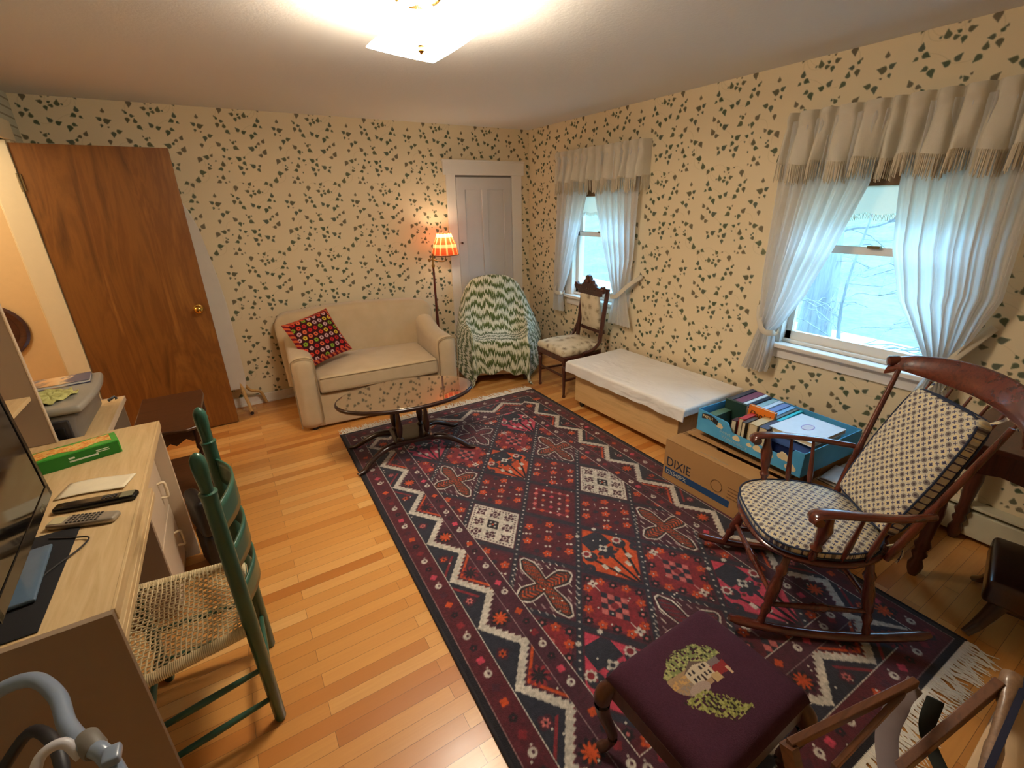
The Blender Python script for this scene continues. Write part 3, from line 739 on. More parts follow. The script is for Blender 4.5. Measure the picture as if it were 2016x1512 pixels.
for e, y0, sg in ((0, 0, -1), (1, RL, 1)):
    for i in range(320):
        x = RW * (i + .5) / 320; L = rs.uniform(.07, .115); dx = rs.uniform(-.034, .034)
        w_ = rs.uniform(-.010, .010); mb.tube([(x, y0 - sg * .004, .007), (x + dx * .2 + w_, y0 + sg * L * .3, .006), (x + dx * .6 - w_, y0 + sg * L * .65, .005), (x + dx + rs.uniform(-.012, .012), y0 + sg * L, .0035)], [.0034, .0036, .0032, .0014], 5, .8)
    mb.box(0, RW, min(y0, y0 + sg * .012), max(y0, y0 + sg * .012), .0, .008)
tag(mb.build('fringe', M_frg, rug), kind='stuff')

# ------------------------------------------------------------------ love seat
M_sofa = Mat('beige_chenille', .95, .15); v = M_sofa.coord(); M_sofa.color(M_sofa.mix(M_sofa.noise(v, 9, 3), S(186, 162, 126), S(206, 182, 146)))
M_sofa.bump(M_sofa.noise(v, 420, 2), .3, .003); M_sofa.b.inputs['Sheen Weight'].default_value = .25; M_sofa = M_sofa.m
M_pipe = plain('beige_piping', S(146, 122, 88), .9, .05)
so = thing('love_seat', 'beige upholstered love seat against the ivy wallpaper', 'sofa', (.926, 3.557, 0), -.076)
MB().rbox(.62, .40, .135, .02, 3, 6, c=(0, .43, .155)).build('base', M_sofa, so)
def backdef(x, y, z):
    z2 = z; 
    if z > 0: z2 = z * (1 + .10 * (1 - (x / .66) ** 2)) 
    return (x * (1 + .03 * (z > 0)), y + .06 * max(0, z) , z2)
mb = MB(); bx_ = MB()
# back with rounded upper corners
def back_ring(y, g, lean):
    pts = []; w, h0, h1, r = .690 + g, .20, .818 + g, .12
    pts.append((-w + .02, h0)); 
    for k in range(9): a = PI - k * PI / 16; pts.append((-w + r + math.cos(a) * r, h1 - r + math.sin(a) * r))
    for k in range(1, 8): t = k / 8; pts.append((-w + r + (2 * w - 2 * r) * t, h1 + .030 * math.sin(PI * t)))
    for k in range(9): a = PI / 2 - k * PI / 16; pts.append((w - r + math.cos(a) * r, h1 - r + math.sin(a) * r))
    pts.append((w - .02, h0))
    return [(x - .022, y + lean * (z - .3), z) for x, z in pts]
rings = [back_ring(.60, -.05, .10), back_ring(.605, -.02, .10), back_ring(.625, -.003, .10), back_ring(.65, 0, .10), back_ring(.78, 0, .05), back_ring(.80, -.01, .04), back_ring(.81, -.04, .03)]
MB().rings(rings).build('back', M_sofa, so, smooth=60)
for sg in (-1, 1):
    def armd(x, y, z, sg=sg):
        zz = z; top = max(0, (z + .0) / .30)
        x2 = x + sg * .0 * top
        zz = z + (.115 * max(0, (y - .0)) / .42 if z > .15 else 0) * 1.0
        return (x2, y, zz)
    ar = MB().rbox(.088, .395, .30, .075, 5, 8, armd, c=(sg * .572, .385, .315)); 
    a = ar.build('arm', M_sofa, so)
    P = [];
    for k in range(25):
        t = k / 24
        if t < .3: P.append((sg * .572 - .082, -.006, .05 + (.52) * t / .3))
        elif t < .7: q = (t - .3) / .4; P.append((sg * .572 - .082 * math.cos(PI * q), -.006, .57 + .042 * math.sin(PI * q)))
        else: P.append((sg * .572 + .082, -.006, .57 - .52 * (t - .7) / .3))
    MB().tube(P, .0045, 6).build('piping', M_pipe, a)
def cush(x, y, z): return (x, y, z + (.035 * (1 - (x / .48) ** 2) * (1 - (y / .33) ** 2) if z > 0 else 0))
sc = MB().rbox(.482, .315, .068, .03, 4, 10, cush, c=(0, .318, .365)).build('seat_cushion', M_sofa, so)
mb = MB()
for zz in (.312, .422): mb.tube([(-.47, .004, zz), (.47, .004, zz)], .004, 6)
mb.build('piping', M_pipe, sc)
for px_ in (-.56, .56):
    for py_ in (.06, .80): MB().lathe([(.022, 0), (.028, .025)], 12, (px_, py_, 0)).build('foot', plain('sofa_foot', S(40, 26, 18), .5), so)

# kilim cushion
def pillow(w, h, puff, pinch=.10, n=26):
    vs = MB()
    for sg in (1, -1):
        def fn(u, v, sg=sg):
            a, b = 2 * u - 1, 2 * v - 1
            t = max(0, (1 - abs(a) ** 2.6) * (1 - abs(b) ** 2.6)) ** .5
            x = a * w / 2 * (1 - pinch * (1 - abs(a)) * 0 - pinch * (1 - b * b) * .5 * abs(a) ** 2); y = b * h / 2 * (1 - pinch * (1 - a * a) * .5 * abs(b) ** 2)
            return (x, y, sg * puff / 2 * t)
        vs.grid(fn, n, n)
    return vs
M = Mat('kilim_wool', .9, .15); x_, y_, z_ = M.sep(M.coord('Object'))
sx_ = M.math('MULTIPLY', x_, 22.); sy_ = M.math('MULTIPLY', y_, 22.)
rowi = M.math('FLOOR', sy_); sxo = M.math('ADD', sx_, M.math('MULTIPLY', M.math('MODULO', rowi, 2.), .5))
fx = M.math('SUBTRACT', M.math('FRACT', sxo), .5); fy = M.math('SUBTRACT', M.math('FRACT', sy_), .5)
rr = M.math('SQRT', M.math('ADD', M.math('MULTIPLY', fx, fx), M.math('MULTIPLY', fy, fy)))
ang = M.math('ARCTAN2', fy, fx); rr = M.math('ADD', rr, M.math('MULTIPLY', M.math('COSINE', M.math('MULTIPLY', ang, 8.)), .035))
wn = M.n('ShaderNodeTexWhiteNoise', noise_dimensions='2D'); cb = M.n('ShaderNodeCombineXYZ'); M.put(cb.inputs[0], M.math('FLOOR', sxo)); M.put(cb.inputs[1], rowi); M.put(wn.inputs['Vector'], cb.outputs[0])
pc = M.ramp(wn.outputs['Value'], [(0, S(176, 34, 34)), (.3, S(206, 96, 60)), (.42, S(190, 150, 150)), (.62, S(120, 150, 40)), (.76, S(200, 60, 40)), (.88, S(200, 170, 50))], 'CONSTANT')
inner = M.mix(M.math('LESS_THAN', rr, .36), S(58, 20, 20), pc); inner = M.mix(M.math('LESS_THAN', rr, .12), inner, S(90, 20, 24))
bd = M.math('MAXIMUM', M.math('ABSOLUTE', x_), M.math('ABSOLUTE', y_)); st = M.math('LESS_THAN', M.math('FRACT', M.math('MULTIPLY', M.math('ADD', x_, y_), 26.)), .5)
brd = M.mix(st, S(110, 24, 40), S(196, 90, 50))
M.color(M.mix(M.math('GREATER_THAN', bd, .165), inner, brd)); M.bump(M.noise(M.coord(), 200, 2), .4, .004)
pi_ = thing('throw_pillow', 'red and multicoloured kilim cushion leaning in the left corner of the love seat', 'cushion', (.60, 3.96, .66))
mb = pillow(.40, .40, .13); o = mb.build('cushion_cover', M.m, pi_)
o.rotation_euler = Euler((math.radians(62), 0, 0)).to_matrix().to_euler()
pi_.rotation_mode = 'XYZ'
pi_.matrix_world = Tm((.545, 3.93, .665)) @ Euler((0, 0, math.radians(12))).to_matrix().to_4x4() @ Euler((math.radians(58), 0, 0)).to_matrix().to_4x4() @ Euler((0, 0, math.radians(12))).to_matrix().to_4x4()
o.rotation_euler = (0, 0, 0)

# ------------------------------------------------------------------ oval coffee table
M_mahog = wood('dark_mahogany', S(30, 15, 11), S(50, 25, 17), 0, .28, 1., .5)
M_mahogz = wood('dark_mahogany_turned', S(38, 18, 12), S(60, 30, 20), 2, .28, 1., .5)
ct = thing('coffee_table', 'oval coffee table with a glass-covered top on a four-legged pedestal base', 'table', (.905, 2.90, .009), -.11)
zt = .44
def oval(a, b, n=72): return [(a * math.cos(2 * PI * k / n), b * math.sin(2 * PI * k / n)) for k in range(n)]
rings = [[(x, y, z) for x, y in oval(.475 + g, .285 + g)] for g, z in ((-.03, zt - .026), (-.006, zt - .024), (0, zt - .016), (0, zt - .006), (-.004, zt), (-.012, zt + .001), (-.013, zt - .003))]
tp = MB().rings(rings).build('tabletop', M_mahog, ct)
M = Mat('table_glass', .035, .5, .92); M.color(S(196, 178, 160))
MB().prism(oval(.462, .272), zt - .003, zt + .004).build('glass_inset', M.m, tp, bevel=.001)
prof = [(0, .020), (.05, .022), (.09, .012), (.14, .018), (.35, .024), (.5, .018), (.72, .012), (.8, .016), (.86, .010), (.92, .018), (1, .02)]
for sx in (-.095, .095):
    for sy in (-.095, .095): MB().turned((sx, sy, .135), (sx, sy, zt - .025), prof, 16).build('column', M_mahogz, ct)
MB().rbox(.135, .130, .014, .006, 2, 4, c=(0, 0, .125)).build('platform', M_mahog, ct)
MB().box(-.2, .2, -.11, .11, zt - .045, zt - .026).build('top_frame', M_mahog, ct, bevel=.004)
for sx in (-1, 1):
    for sy in (-1, 1):
        P = catmull([(sx * .09, sy * .09, .112), (sx * .20, sy * .125, .112), (sx * .30, sy * .155, .065), (sx * .365, sy * .185, .020), (sx * .41, sy * .205, .0125)], 18)
        MB().tube(P, [.032 - .018 * (i / 18) for i in range(19)], 10, .75, (0, 0, 1)).build('leg', M_mahog, ct)

# ------------------------------------------------------------------ floor lamp
fl = thing('floor_lamp', 'brown swing-arm floor lamp with a lit plaid shade behind the love seat', 'lamp', (1.745, 4.30, 0))
M_pole = wood('red_brown_lamp_pole', S(74, 26, 16), S(110, 44, 26), 2, .3)
MB().lathe([(.12, 0), (.12, .012), (.10, .022), (.03, .03), (.018, .06)], 28).build('base', M_pole, fl)
MB().turned((0, 0, .05), (0, 0, 1.09), [(0, .016), (.3, .013), (.5, .015), (.75, .011), (1, .010)], 12).build('pole', M_pole, fl)
mb = MB().turned((0, 0, 1.09), (0, 0, 1.22), [(0, .014), (.15, .017), (.3, .009), (1, .008)], 12).ball((-.035, 0, 1.16), .016, 10)
mb.tube(catmull([(0, 0, 1.165), (.06, -.0, 1.145), (.12, 0, 1.14), (.135, 0, 1.16), (.135, 0, 1.22)], 16), .005, 8).tube([(-.035, 0, 1.16), (0, 0, 1.165)], .005)
mb.build('swing_arm', plain('antique_brass', S(150, 112, 60), .3, .05, metal=.9), fl)
M = Mat('plaid_shade', .8, .1); x_, y_, z_ = M.sep(M.coord('Object'))
an = M.math('ARCTAN2', y_, M.math('SUBTRACT', x_, .135)); fa = M.math('FRACT', M.math('MULTIPLY', an, 1.91)); fz = M.math('FRACT', M.math('MULTIPLY', z_, 10.5))
va = M.math('LESS_THAN', M.math('ABSOLUTE', M.math('SUBTRACT', fa, .5)), .14); vz = M.math('LESS_THAN', M.math('ABSOLUTE', M.math('SUBTRACT', fz, .5)), .16)
c = M.mix(M.math('MULTIPLY', va, .6), S(196, 82, 44), S(244, 196, 130)); c = M.mix(M.math('MULTIPLY', vz, .5), c, S(240, 200, 150))
th_ = M.math('LESS_THAN', M.math('FRACT', M.math('MULTIPLY', an, 9.55)), .12); c = M.mix(M.math('MULTIPLY', th_, .5), c, S(110, 40, 34))
df = M.n('ShaderNodeBsdfDiffuse'); tr = M.n('ShaderNodeBsdfTranslucent'); M.put(df.inputs[0], c); M.put(tr.inputs[0], c)
mx = M.n('ShaderNodeMixShader'); mx.inputs[0].default_value = .62; M.L.new(df.outputs[0], mx.inputs[1]); M.L.new(tr.outputs[0], mx.inputs[2]); M.L.new(mx.outputs[0], M.out.inputs[0])
sh = MB(); sh.grid(lambda u, v: (.135 + math.cos(2 * PI * u) * interp(v, [(0, .066), (.45, .100), (.5, .108), (1, .130)]), math.sin(2 * PI * u) * interp(v, [(0, .066), (.45, .100), (.5, .108), (1, .130)]), 1.405 - .205 * v), 48, 12)
M_ = Mat('warm_bulb', .4); M_.b.inputs['Emission Color'].default_value = (1, .78, .5, 1); M_.b.inputs['Emission Strength'].default_value = 14; M_lit2 = M_.m
shade_o = sh.build('lamp_shade', M.m, fl, closed=False, smooth=180)
M_st = plain('shade_trim', S(120, 60, 40), .8)
MB().tube([(.135 + .066 * math.cos(a * PI / 16), .066 * math.sin(a * PI / 16), 1.405) for a in range(32)], .003, 6, loop=True).build('shade_trim', M_st, shade_o)
MB().tube([(.135 + .130 * math.cos(a * PI / 16), .130 * math.sin(a * PI / 16), 1.20) for a in range(32)], .004, 6, loop=True).build('shade_trim', M_st, shade_o)
MB().turned((.135, 0, 1.22), (.135, 0, 1.36), [(0, .014), (.3, .014), (.35, .028), (.7, .034), (.95, .015), (1, .004)], 14).build('bulb', M_lit2, fl)
lamp('bulb_light', 'POINT', (.135, 0, 1.375), 3.2, (1, .76, .50), fl, .02)
# ------------------------------------------------------------------ armchair under a crocheted afghan
AZ = math.radians(-24)
ac = thing('armchair', 'armchair hidden under a green and white afghan in front of the closet door', 'armchair', (2.225, 3.93, 0), AZ)
# local frame: faces -y
MB().rbox(.28, .27, .11, .03, 3, 4, c=(0, .02, .19)).build('base', M_sofa, ac)
MB().rbox(.20, .22, .05, .03, 3, 4, c=(0, -.03, .34)).build('seat_cushion', M_sofa, ac)
MB().rbox(.20, .05, .22, .045, 4, 4, lambda x, y, z: (x * (1 - .40 * max(0, z) / .3), y + .20 * (z + .3), z), c=(0, .27, .62)).build('back', M_sofa, ac)
for sg in (-1, 1):
    MB().rbox(.035, .15, .11, .03, 3, 4, c=(sg * .270, .03, .295)).build('arm', M_sofa, ac)
    for yy in (-.20, .25): MB().lathe([(.018, 0), (.022, .09)], 10, (sg * .25, yy, 0)).build('leg', M_mahogz, ac)
M = Mat('green_white_crochet', .95, .1); tc = M.n('ShaderNodeUVMap'); tc.uv_map = 'uv'
u_, v_, _w = M.sep(tc.outputs[0])
uu = M.math('MULTIPLY', u_, 11.); tri = M.math('ABSOLUTE', M.math('SUBTRACT', M.math('MULTIPLY', M.math('FRACT', uu), 2.), 1.))
cbx = M.n('ShaderNodeCombineXYZ'); M.put(cbx.inputs[0], M.math('MULTIPLY', u_, 130.)); M.put(cbx.inputs[1], M.math('MULTIPLY', v_, 11.))
nz = M.noise(cbx.outputs[0], 1.0, 3, .6)
ph = M.math('ADD', M.math('MULTIPLY', v_, 20.), M.math('MULTIPLY', tri, .42)); ph = M.math('ADD', ph, M.math('MULTIPLY', nz, 2.0))
fr = M.math('FRACT', ph)
nz2 = M.noise(cbx.outputs[0], 1.9, 3, .7)
fr2 = M.math('ADD', fr, M.math('MULTIPLY', M.math('SUBTRACT', nz2, .5), .9))
c = M.ramp(fr2, [(0, S(222, 218, 192)), (.36, S(226, 222, 198)), (.44, S(156, 158, 104)), (.52, S(92, 104, 52)), (.86, S(78, 92, 44)), (.95, S(222, 218, 192))])
M.color(c); M.b.inputs['Sheen Weight'].default_value = .3
M.bump(M.math('ADD', M.math('SINE', M.math('MULTIPLY', u_, 900.)), M.math('SINE', M.math('MULTIPLY', v_, 700.))), .35, .004); M_afg = M.m
# control net of the draped blanket: rows go from the floor behind, over the back, seat, front hem; columns left to right
cols_ = [-1, -.8, -.62, -.42, 0, .42, .62, .8, 1]
def row(pts): return [Vector(p) for p in pts]
NET = [
 row([(-.32, .50, .30), (-.33, .50, .46), (-.31, .49, .66), (-.20, .46, .84), (0, .47, .88), (.20, .46, .84), (.31, .49, .66), (.36, .50, .46), (.40, .50, .30)]),
 row([(-.42, .36, .34), (-.38, .36, .60), (-.325, .385, .79), (-.21, .40, .925), (0, .40, .965), (.21, .40, .925), (.325, .385, .80), (.39, .36, .62), (.49, .34, .38)]),
 row([(-.44, .25, .30), (-.39, .24, .58), (-.315, .28, .76), (-.20, .30, .90), (0, .30, .94), (.20, .30, .90), (.315, .28, .77), (.41, .24, .60), (.51, .22, .36)]),
 row([(-.45, .08, .22), (-.40, .08, .48), (-.32, .12, .575), (-.20, .20, .62), (0, .20, .66), (.20, .20, .62), (.32, .12, .575), (.40, .08, .48), (.46, .08, .24)]),
 row([(-.47, -.04, .14), (-.41, -.03, .42), (-.31, .00, .555), (-.22, .07, .455), (0, .10, .46), (.22, .07, .455), (.31, .00, .555), (.41, -.03, .42), (.48, -.04, .16)]),
 row([(-.48, -.18, .06), (-.42, -.18, .38), (-.31, -.19, .545), (-.22, -.17, .445), (0, -.16, .445), (.22, -.17, .445), (.31, -.19, .545), (.42, -.18, .38), (.48, -.18, .08)]),
 row([(-.47, -.33, .035), (-.41, -.31, .30), (-.31, -.32, .47), (-.21, -.335, .435), (0, -.345, .435), (.21, -.335, .435), (.31, -.32, .47), (.40, -.31, .30), (.46, -.32, .04)]),
 row([(-.46, -.43, .025), (-.39, -.37, .20), (-.29, -.375, .32), (-.20, -.385, .30), (0, -.395, .30), (.20, -.385, .30), (.29, -.375, .32), (.38, -.37, .20), (.44, -.41, .03)]),
 row([(-.47, -.47, .012), (-.39, -.42, .06), (-.27, -.415, .10), (-.16, -.40, .115), (0, -.405, .13), (.16, -.41, .10), (.27, -.42, .06), (.38, -.43, .02), (.45, -.46, .010)]),
]
NU, NV = 110, 130
NET = [[Vector((p.x * (1 if p.y > 0 else 1 - (.34 if abs(p.x) > .35 else .12) * min(1, -p.y / .3) * (1 if abs(p.x) > .3 else 0)), p.y if p.y > 0 else p.y * .82, p.z * 1.01)) for p in r] for r in NET]
mid_ = [catmull(r, NU) for r in NET]
colsP = [catmull([mid_[k][i] for k in range(len(NET))], NV) for i in range(NU + 1)]
lens = np.zeros((NU + 1, NV + 1));
for i in range(NU + 1):
    for j in range(1, NV + 1): lens[i, j] = lens[i, j - 1] + (colsP[i][j] - colsP[i][j - 1]).length
mbL = lens[NU // 2]
bl = MB(); rsn = random.Random(8); wv = [(rsn.uniform(8, 26), rsn.uniform(0, 6), rsn.uniform(-3, 3)) for _ in range(7)]
uv = []
for j in range(NV + 1):
    for i in range(NU + 1):
        p = colsP[i][j]; a = i / NU; t = j / NV
        i0, i1 = max(i - 1, 0), min(i + 1, NU); j0, j1 = max(j - 1, 0), min(j + 1, NV)
        nrm = (colsP[i1][j] - colsP[i0][j]).cross(colsP[i][j1] - colsP[i][j0]); nrm = nrm.normalized() if nrm.length > 1e-9 else Vector((0, 0, 1))
        if nrm.y > .3 and False: nrm = -nrm
        edge_ = .35 + 1.3 * abs(2 * a - 1) ** 2 + .9 * max(0, t - .72) / .28
        w = sum(math.sin(f * a * 3 + ph_ + g_ * t * 3) for f, ph_, g_ in wv) * .0026 * edge_
        hem = .018 * math.sin(2 * PI * a * 6 + 1) * max(0, t - .8) / .2
        P = p + nrm * (abs(w) + .012); 
        bl.v.append((P.x, P.y, max(.006, P.z + hem * (1 if P.z > .04 else 0)))); uv.append((a, mbL[j] / 2.2 + .03 * math.sin(a * 7)))
for j in range(NV):
    for i in range(NU): q = j * (NU + 1) + i; bl.f.append((q, q + 1, q + NU + 2, q + NU + 1))
me = bpy.data.meshes.new('afghan_blanket'); me.from_pydata(bl.v, [], bl.f); ul = me.uv_layers.new(name='uv')
lv = np.empty(len(me.loops), np.int32); me.loops.foreach_get('vertex_index', lv); ul.data.foreach_set('uv', np.array(uv, np.float32)[lv].ravel())
for p in me.polygons: p.use_smooth = True
me.materials.append(M_afg); o = bpy.data.objects.new('afghan_blanket', me); COL.objects.link(o); o.location = (2.225, 3.93, 0); o.rotation_euler = (0, 0, AZ)
m = o.modifiers.new('solid', 'SOLIDIFY'); m.thickness = .008; m.offset = 1
tag(o, 'green and white zigzag crocheted afghan draped over the armchair', 'blanket')

# ------------------------------------------------------------------ carved side chair
M_wal = wood('walnut_carved', S(52, 22, 14), S(84, 40, 26), 2, .38, 1., .35)
M_tap = Mat('cream_tapestry', .9, .15); x_, y_, z_ = M_tap.sep(M_tap.coord('Object')); 
vor = M_tap.n('ShaderNodeTexVoronoi'); M_tap.put(vor.inputs['Vector'], M_tap.coord('Object', (15, 15, 15))); vor.inputs['Scale'].default_value = 1
n1 = M_tap.noise(M_tap.coord(), 70, 4, .7); f = M_tap.math('ADD', M_tap.math('MULTIPLY', vor.outputs['Distance'], .7), M_tap.math('MULTIPLY', n1, .6))
M_tap.color(M_tap.ramp(f, [(.35, S(120, 104, 88)), (.48, S(176, 158, 130)), (.60, S(206, 192, 162)), (.8, S(216, 202, 174))])); M_tap.bump(n1, .3, .003); M_tap = M_tap.m
vc = thing('side_chair', 'carved dark walnut side chair with tapestry seat and back under the corner window', 'chair', (2.62, 3.235, 0), math.radians(87))
# local: faces +y, x is width
def taper(p0, p1): return MB().turned(p0, p1, [(0, .012), (.04, .017), (.07, .011), (.6, .016), (.80, .020), (.83, .013), (.86, .022), (.90, .022), (1, .022)], 12)
for sg in (-1, 1):
    taper((sg * .20, .215, 0), (sg * .20, .215, .36)).build('front_leg', M_wal, vc)
    P = catmull([(sg * .165, -.30, 0), (sg * .165, -.22, .20), (sg * .165, -.195, .40), (sg * .17, -.215, .62), (sg * .175, -.255, .93)], 18)
    MB().tube(P, [.017] * 8 + [.019] * 11, 8, 1.1).build('back_post', M_wal, vc)
    MB().tube(catmull([(sg * .172, -.215, .60), (sg * .20, -.17, .47), (sg * .22, -.08, .41), (sg * .225, .03, .395)], 14), .013, 8, 1.3).build('side_brace', M_wal, vc)
MB().prism([(-.225, .235), (.225, .235), (.20, -.19), (-.20, -.19)], .335, .385).build('seat_rail', M_wal, vc, bevel=.006)
def seatd(x, y, z): return (x * (1 - .10 * (.22 - y) / .44), y, z + (.045 * (1 - (x / .24) ** 2) * (1 - (y / .24) ** 2) if z > 0 else 0))
MB().rbox(.222, .228, .032, .028, 4, 8, seatd, c=(0, .015, .412)).build('seat_pad', M_tap, vc)
def lean(x, y, z): return (x, y, z)
bk = MB(); bk.M = Tm((0, -.218, .70), (math.radians(-8), 0, 0))
mb = MB(); mb.M = bk.M
mb.box(-.165, .165, -.012, .014, -.185, -.150).build('back_rail', M_wal, vc, bevel=.004)
mb = MB(); mb.M = bk.M; mb.box(-.165, .165, -.012, .014, .165, .205).build('back_rail', M_wal, vc, bevel=.004)
bk.rbox(.135, .018, .160, .015, 3, 6, lambda x, y, z: (x, y + (.018 * (1 - (x / .14) ** 2) * (1 - (z / .16) ** 2) if y > 0 else 0), z), c=(0, .004, .008)); bk.build('back_pad', M_tap, vc)
cr = MB(); cr.M = Tm((0, -.222, .70), (math.radians(-8), 0, 0))
poly = [(-.205, .20), (.205, .20), (.215, .225), (.205, .262), (.178, .262), (.165, .245), (.10, .250), (.085, .272), (.072, .268), (.062, .300), (.040, .305), (.028, .338), (0, .348), (-.028, .338), (-.040, .305), (-.062, .300), (-.072, .268), (-.085, .272), (-.10, .250), (-.165, .245), (-.178, .262), (-.205, .262), (-.215, .225)]
old = cr.M; cr.M = old @ Matrix.Rotation(PI / 2, 4, 'X'); cr.prism(poly, -.016, .014); cr.M = old
for cx, cz, r_ in ((0, .29, .022), (-.04, .275, .014), (.04, .275, .014), (0, .325, .012), (-.19, .235, .016), (.19, .235, .016)): cr.ball((cx, .016, cz), r_, 10, .9)
for k in range(9): cr.ball((-.12 + .03 * k, .017, .222), .008, 8)
cr.build('carved_crest', M_wal, vc, bevel=.003)
MB().beam((-.20, .215, .20), (.20, .215, .20), .016, .016).beam((-.165, -.215, .22), (.165, -.215, .22), .016, .016).beam((-.2, .215, .16), (-.165, -.235, .16), .016, .016).beam((.2, .215, .16), (.165, -.235, .16), .016, .016).build('stretcher', M_wal, vc)

# ------------------------------------------------------------------ low chest with a white cloth
M_ply = wood('pale_plywood', S(206, 162, 104), S(222, 182, 124), 1, .5, .6, .1)
ch = thing('low_chest', 'long low plywood chest on casters along the window wall', 'chest', (2.66, 2.335, 0))
ch.rotation_euler = (0, 0, .012)
MB().box(-.285, .285, -.545, .525, .055, .375).build('body', M_ply, ch, bevel=.004)
MB().box(-.29, .29, -.555, .53, .375, .398).build('lid', M_ply, ch, bevel=.003)
for sx in (-.25, .25):
    for sy in (-.49, .47):
        c_ = MB().box(sx - .014, sx + .014, sy - .016, sy + .016, .035, .056).build('caster', plain('steel_caster_plate', S(120, 116, 108), .4, metal=.7), ch)
        MB().turned((sx - .010, sy, .023), (sx + .010, sy, .023), [(0, .018), (.1, .022), (.9, .022), (1, .018)], 18).build('wheel', plain('black_rubber', S(28, 26, 26), .5), c_)
M_wcl = Mat('white_cotton_cloth', .9, .2); v = M_wcl.coord(); M_wcl.color(M_wcl.mix(M_wcl.noise(v, 6, 3), S(226, 220, 212), S(240, 235, 228)))
w1 = M_wcl.noise(M_wcl.coord('Object', (2.2, 1.2, 2)), 2.6, 3, .55, .8); M_wcl.bump(w1, .5, .05); M_wcl = M_wcl.m
cx0, cx1, cy0, cy1 = -.335, .285, -.60, .575
def clothfn(u, v):
    # unroll: overhang strips bend down at the chest edge
    X = -.36 - .070 + u * (.285 + .36 + .070 + .0); Y = -.62 - .05 + v * (.60 + .62 + .10)
    drop = 0; x, y = X, Y; z = .404
    ex, ey0, ey1 = -.335, -.612, .570
    def bend(d, r=.012): return (min(d, r), max(0, d - r * .6))
    dx = max(0, ex - X); dy0 = max(0, ey0 - Y); dy1 = max(0, Y - ey1)
    if dx: x = ex - min(dx, .012) ; drop = max(drop, dx)
    if dy0: y = ey0 - min(dy0, .012); drop = max(drop, dy0)
    if dy1: y = ey1 + min(dy1, .012); drop = max(drop, dy1)
    z -= max(0, drop - .004)
    wob = .004 * math.sin(31 * Y + 2) * (drop / .07); x -= wob if dx else 0
    z += .0025 * math.sin(9 * X + 14 * Y) * math.sin(5 * Y + 1) + (.0022 * math.sin(17 * Y) if dx > .04 else 0)
    return (x, y, z)
cl_ = MB().grid(clothfn, 60, 120).build('white_cloth', M_wcl, None, closed=False, smooth=180); cl_.location = ch.location; cl_.rotation_euler = ch.rotation_euler
tag(cl_, 'plain white cloth spread over the long low chest', 'cloth')

# ------------------------------------------------------------------ cartons
M_card = plain('brown_cardboard', S(172, 128, 78), .85, .06, 6)
M_cardin = plain('cardboard_inside', S(150, 110, 66), .9, .06, 6)
def hollow(x0, x1, y0, y1, z0, z1, t=.006):
    return MB().box(x0, x1, y0, y0 + t, z0, z1).box(x0, x1, y1 - t, y1, z0, z1).box(x0, x0 + t, y0 + t, y1 - t, z0, z1).box(x1 - t, x1, y0 + t, y1 - t, z0, z1).box(x0 + t, x1 - t, y0 + t, y1 - t, z0, z0 + t)
M_ink = plain('navy_print', S(40, 44, 60), .7); M_inkblue = plain('blue_print_band', S(26, 66, 112), .7); M_ltext = plain('pale_print', S(196, 190, 170), .7)
cb1 = thing('cardboard_carton', 'long brown carton with a blue printed band in front of the blue fruit tray', 'carton', (2.11, 1.655, .0095), math.radians(0))
hollow(0, .32, -.66, 0, 0, .27).build('body', M_card, cb1)
# flaps: two long ones closing inward with a gap, one short
fl_ = MB(); fl_.M = Tm((.0, 0, .272), (0, math.radians(-2), 0)); fl_.box(.0, .125, -.64, -.005, 0, .004); fl_.build('flap', M_card, cb1)
fl_ = MB(); fl_.M = Tm((.32, 0, .272), (0, math.radians(5), 0)); fl_.box(-.175, 0, -.65, -.03, 0, .004); fl_.build('flap', M_card, cb1)
MB().box(.01, .31, -.24, -.006, .262, .267).build('flap', M_cardin, cb1)
TY = Matrix(((0, 0, -1, -.0012), (-1, 0, 0, 0), (0, 1, 0, 0), (0, 0, 0, 1)))   # text plane: reads along -y on the -x face
lettering('printed_name', 'DIXIE', .085, M_ink, cb1, Matrix.Translation((0, -.02, .105)) @ TY, .0004, squash=.85)
MB().box(-.0014, .0005, -.46, -.015, .045, .088).build('blue_band', M_inkblue, cb1)
lettering('printed_code', 'DX540PX', .036, M_ltext, cb1, Matrix.Translation((-.0014, -.025, .053)) @ TY, .0004)
ring = MB().tube([(-.001, -.37 + .035 * math.cos(a * PI / 16), .14 + .035 * math.sin(a * PI / 16)) for a in range(32)], .0022, 4, loop=True); ring.build('printed_ring', plain('faint_brown_print', S(120, 84, 48), .8), cb1)
mb = MB()
for k in range(4): mb.box(-.0012, 0, -.60, -.44, .165 - .02 * k, .170 - .02 * k)
mb.build('printed_lines', plain('faint_brown_print2', S(120, 84, 48), .8), cb1)
mb = MB()
for k in range(3): mb.box(.03 + .012 * k, .036 + .012 * k, -.40 + .04 * k, -.22, .2765, .2772)
mb.build('printed_lines', plain('faint_grey_print', S(140, 128, 110), .8), cb1)

cb2 = thing('cardboard_carton', 'dark brown open carton under the blue fruit tray against the wall', 'carton', (2.46, 1.64, 0), 0)
hollow(0, .48, -.70, 0, 0, .335).build('body', M_card, cb2)
for (a, b) in ((-.35, -.004), (-.70, -.354)): MB().box(.004, .476, a, b, .335, .340).build('flap', M_cardin, cb2)
fl_ = MB(); fl_.M = Tm((.0, 0, .30), (0, math.radians(14), 0)); fl_.box(-.15, -.002, -.60, -.05, 0, .004); fl_.build('flap', M_card, cb2)

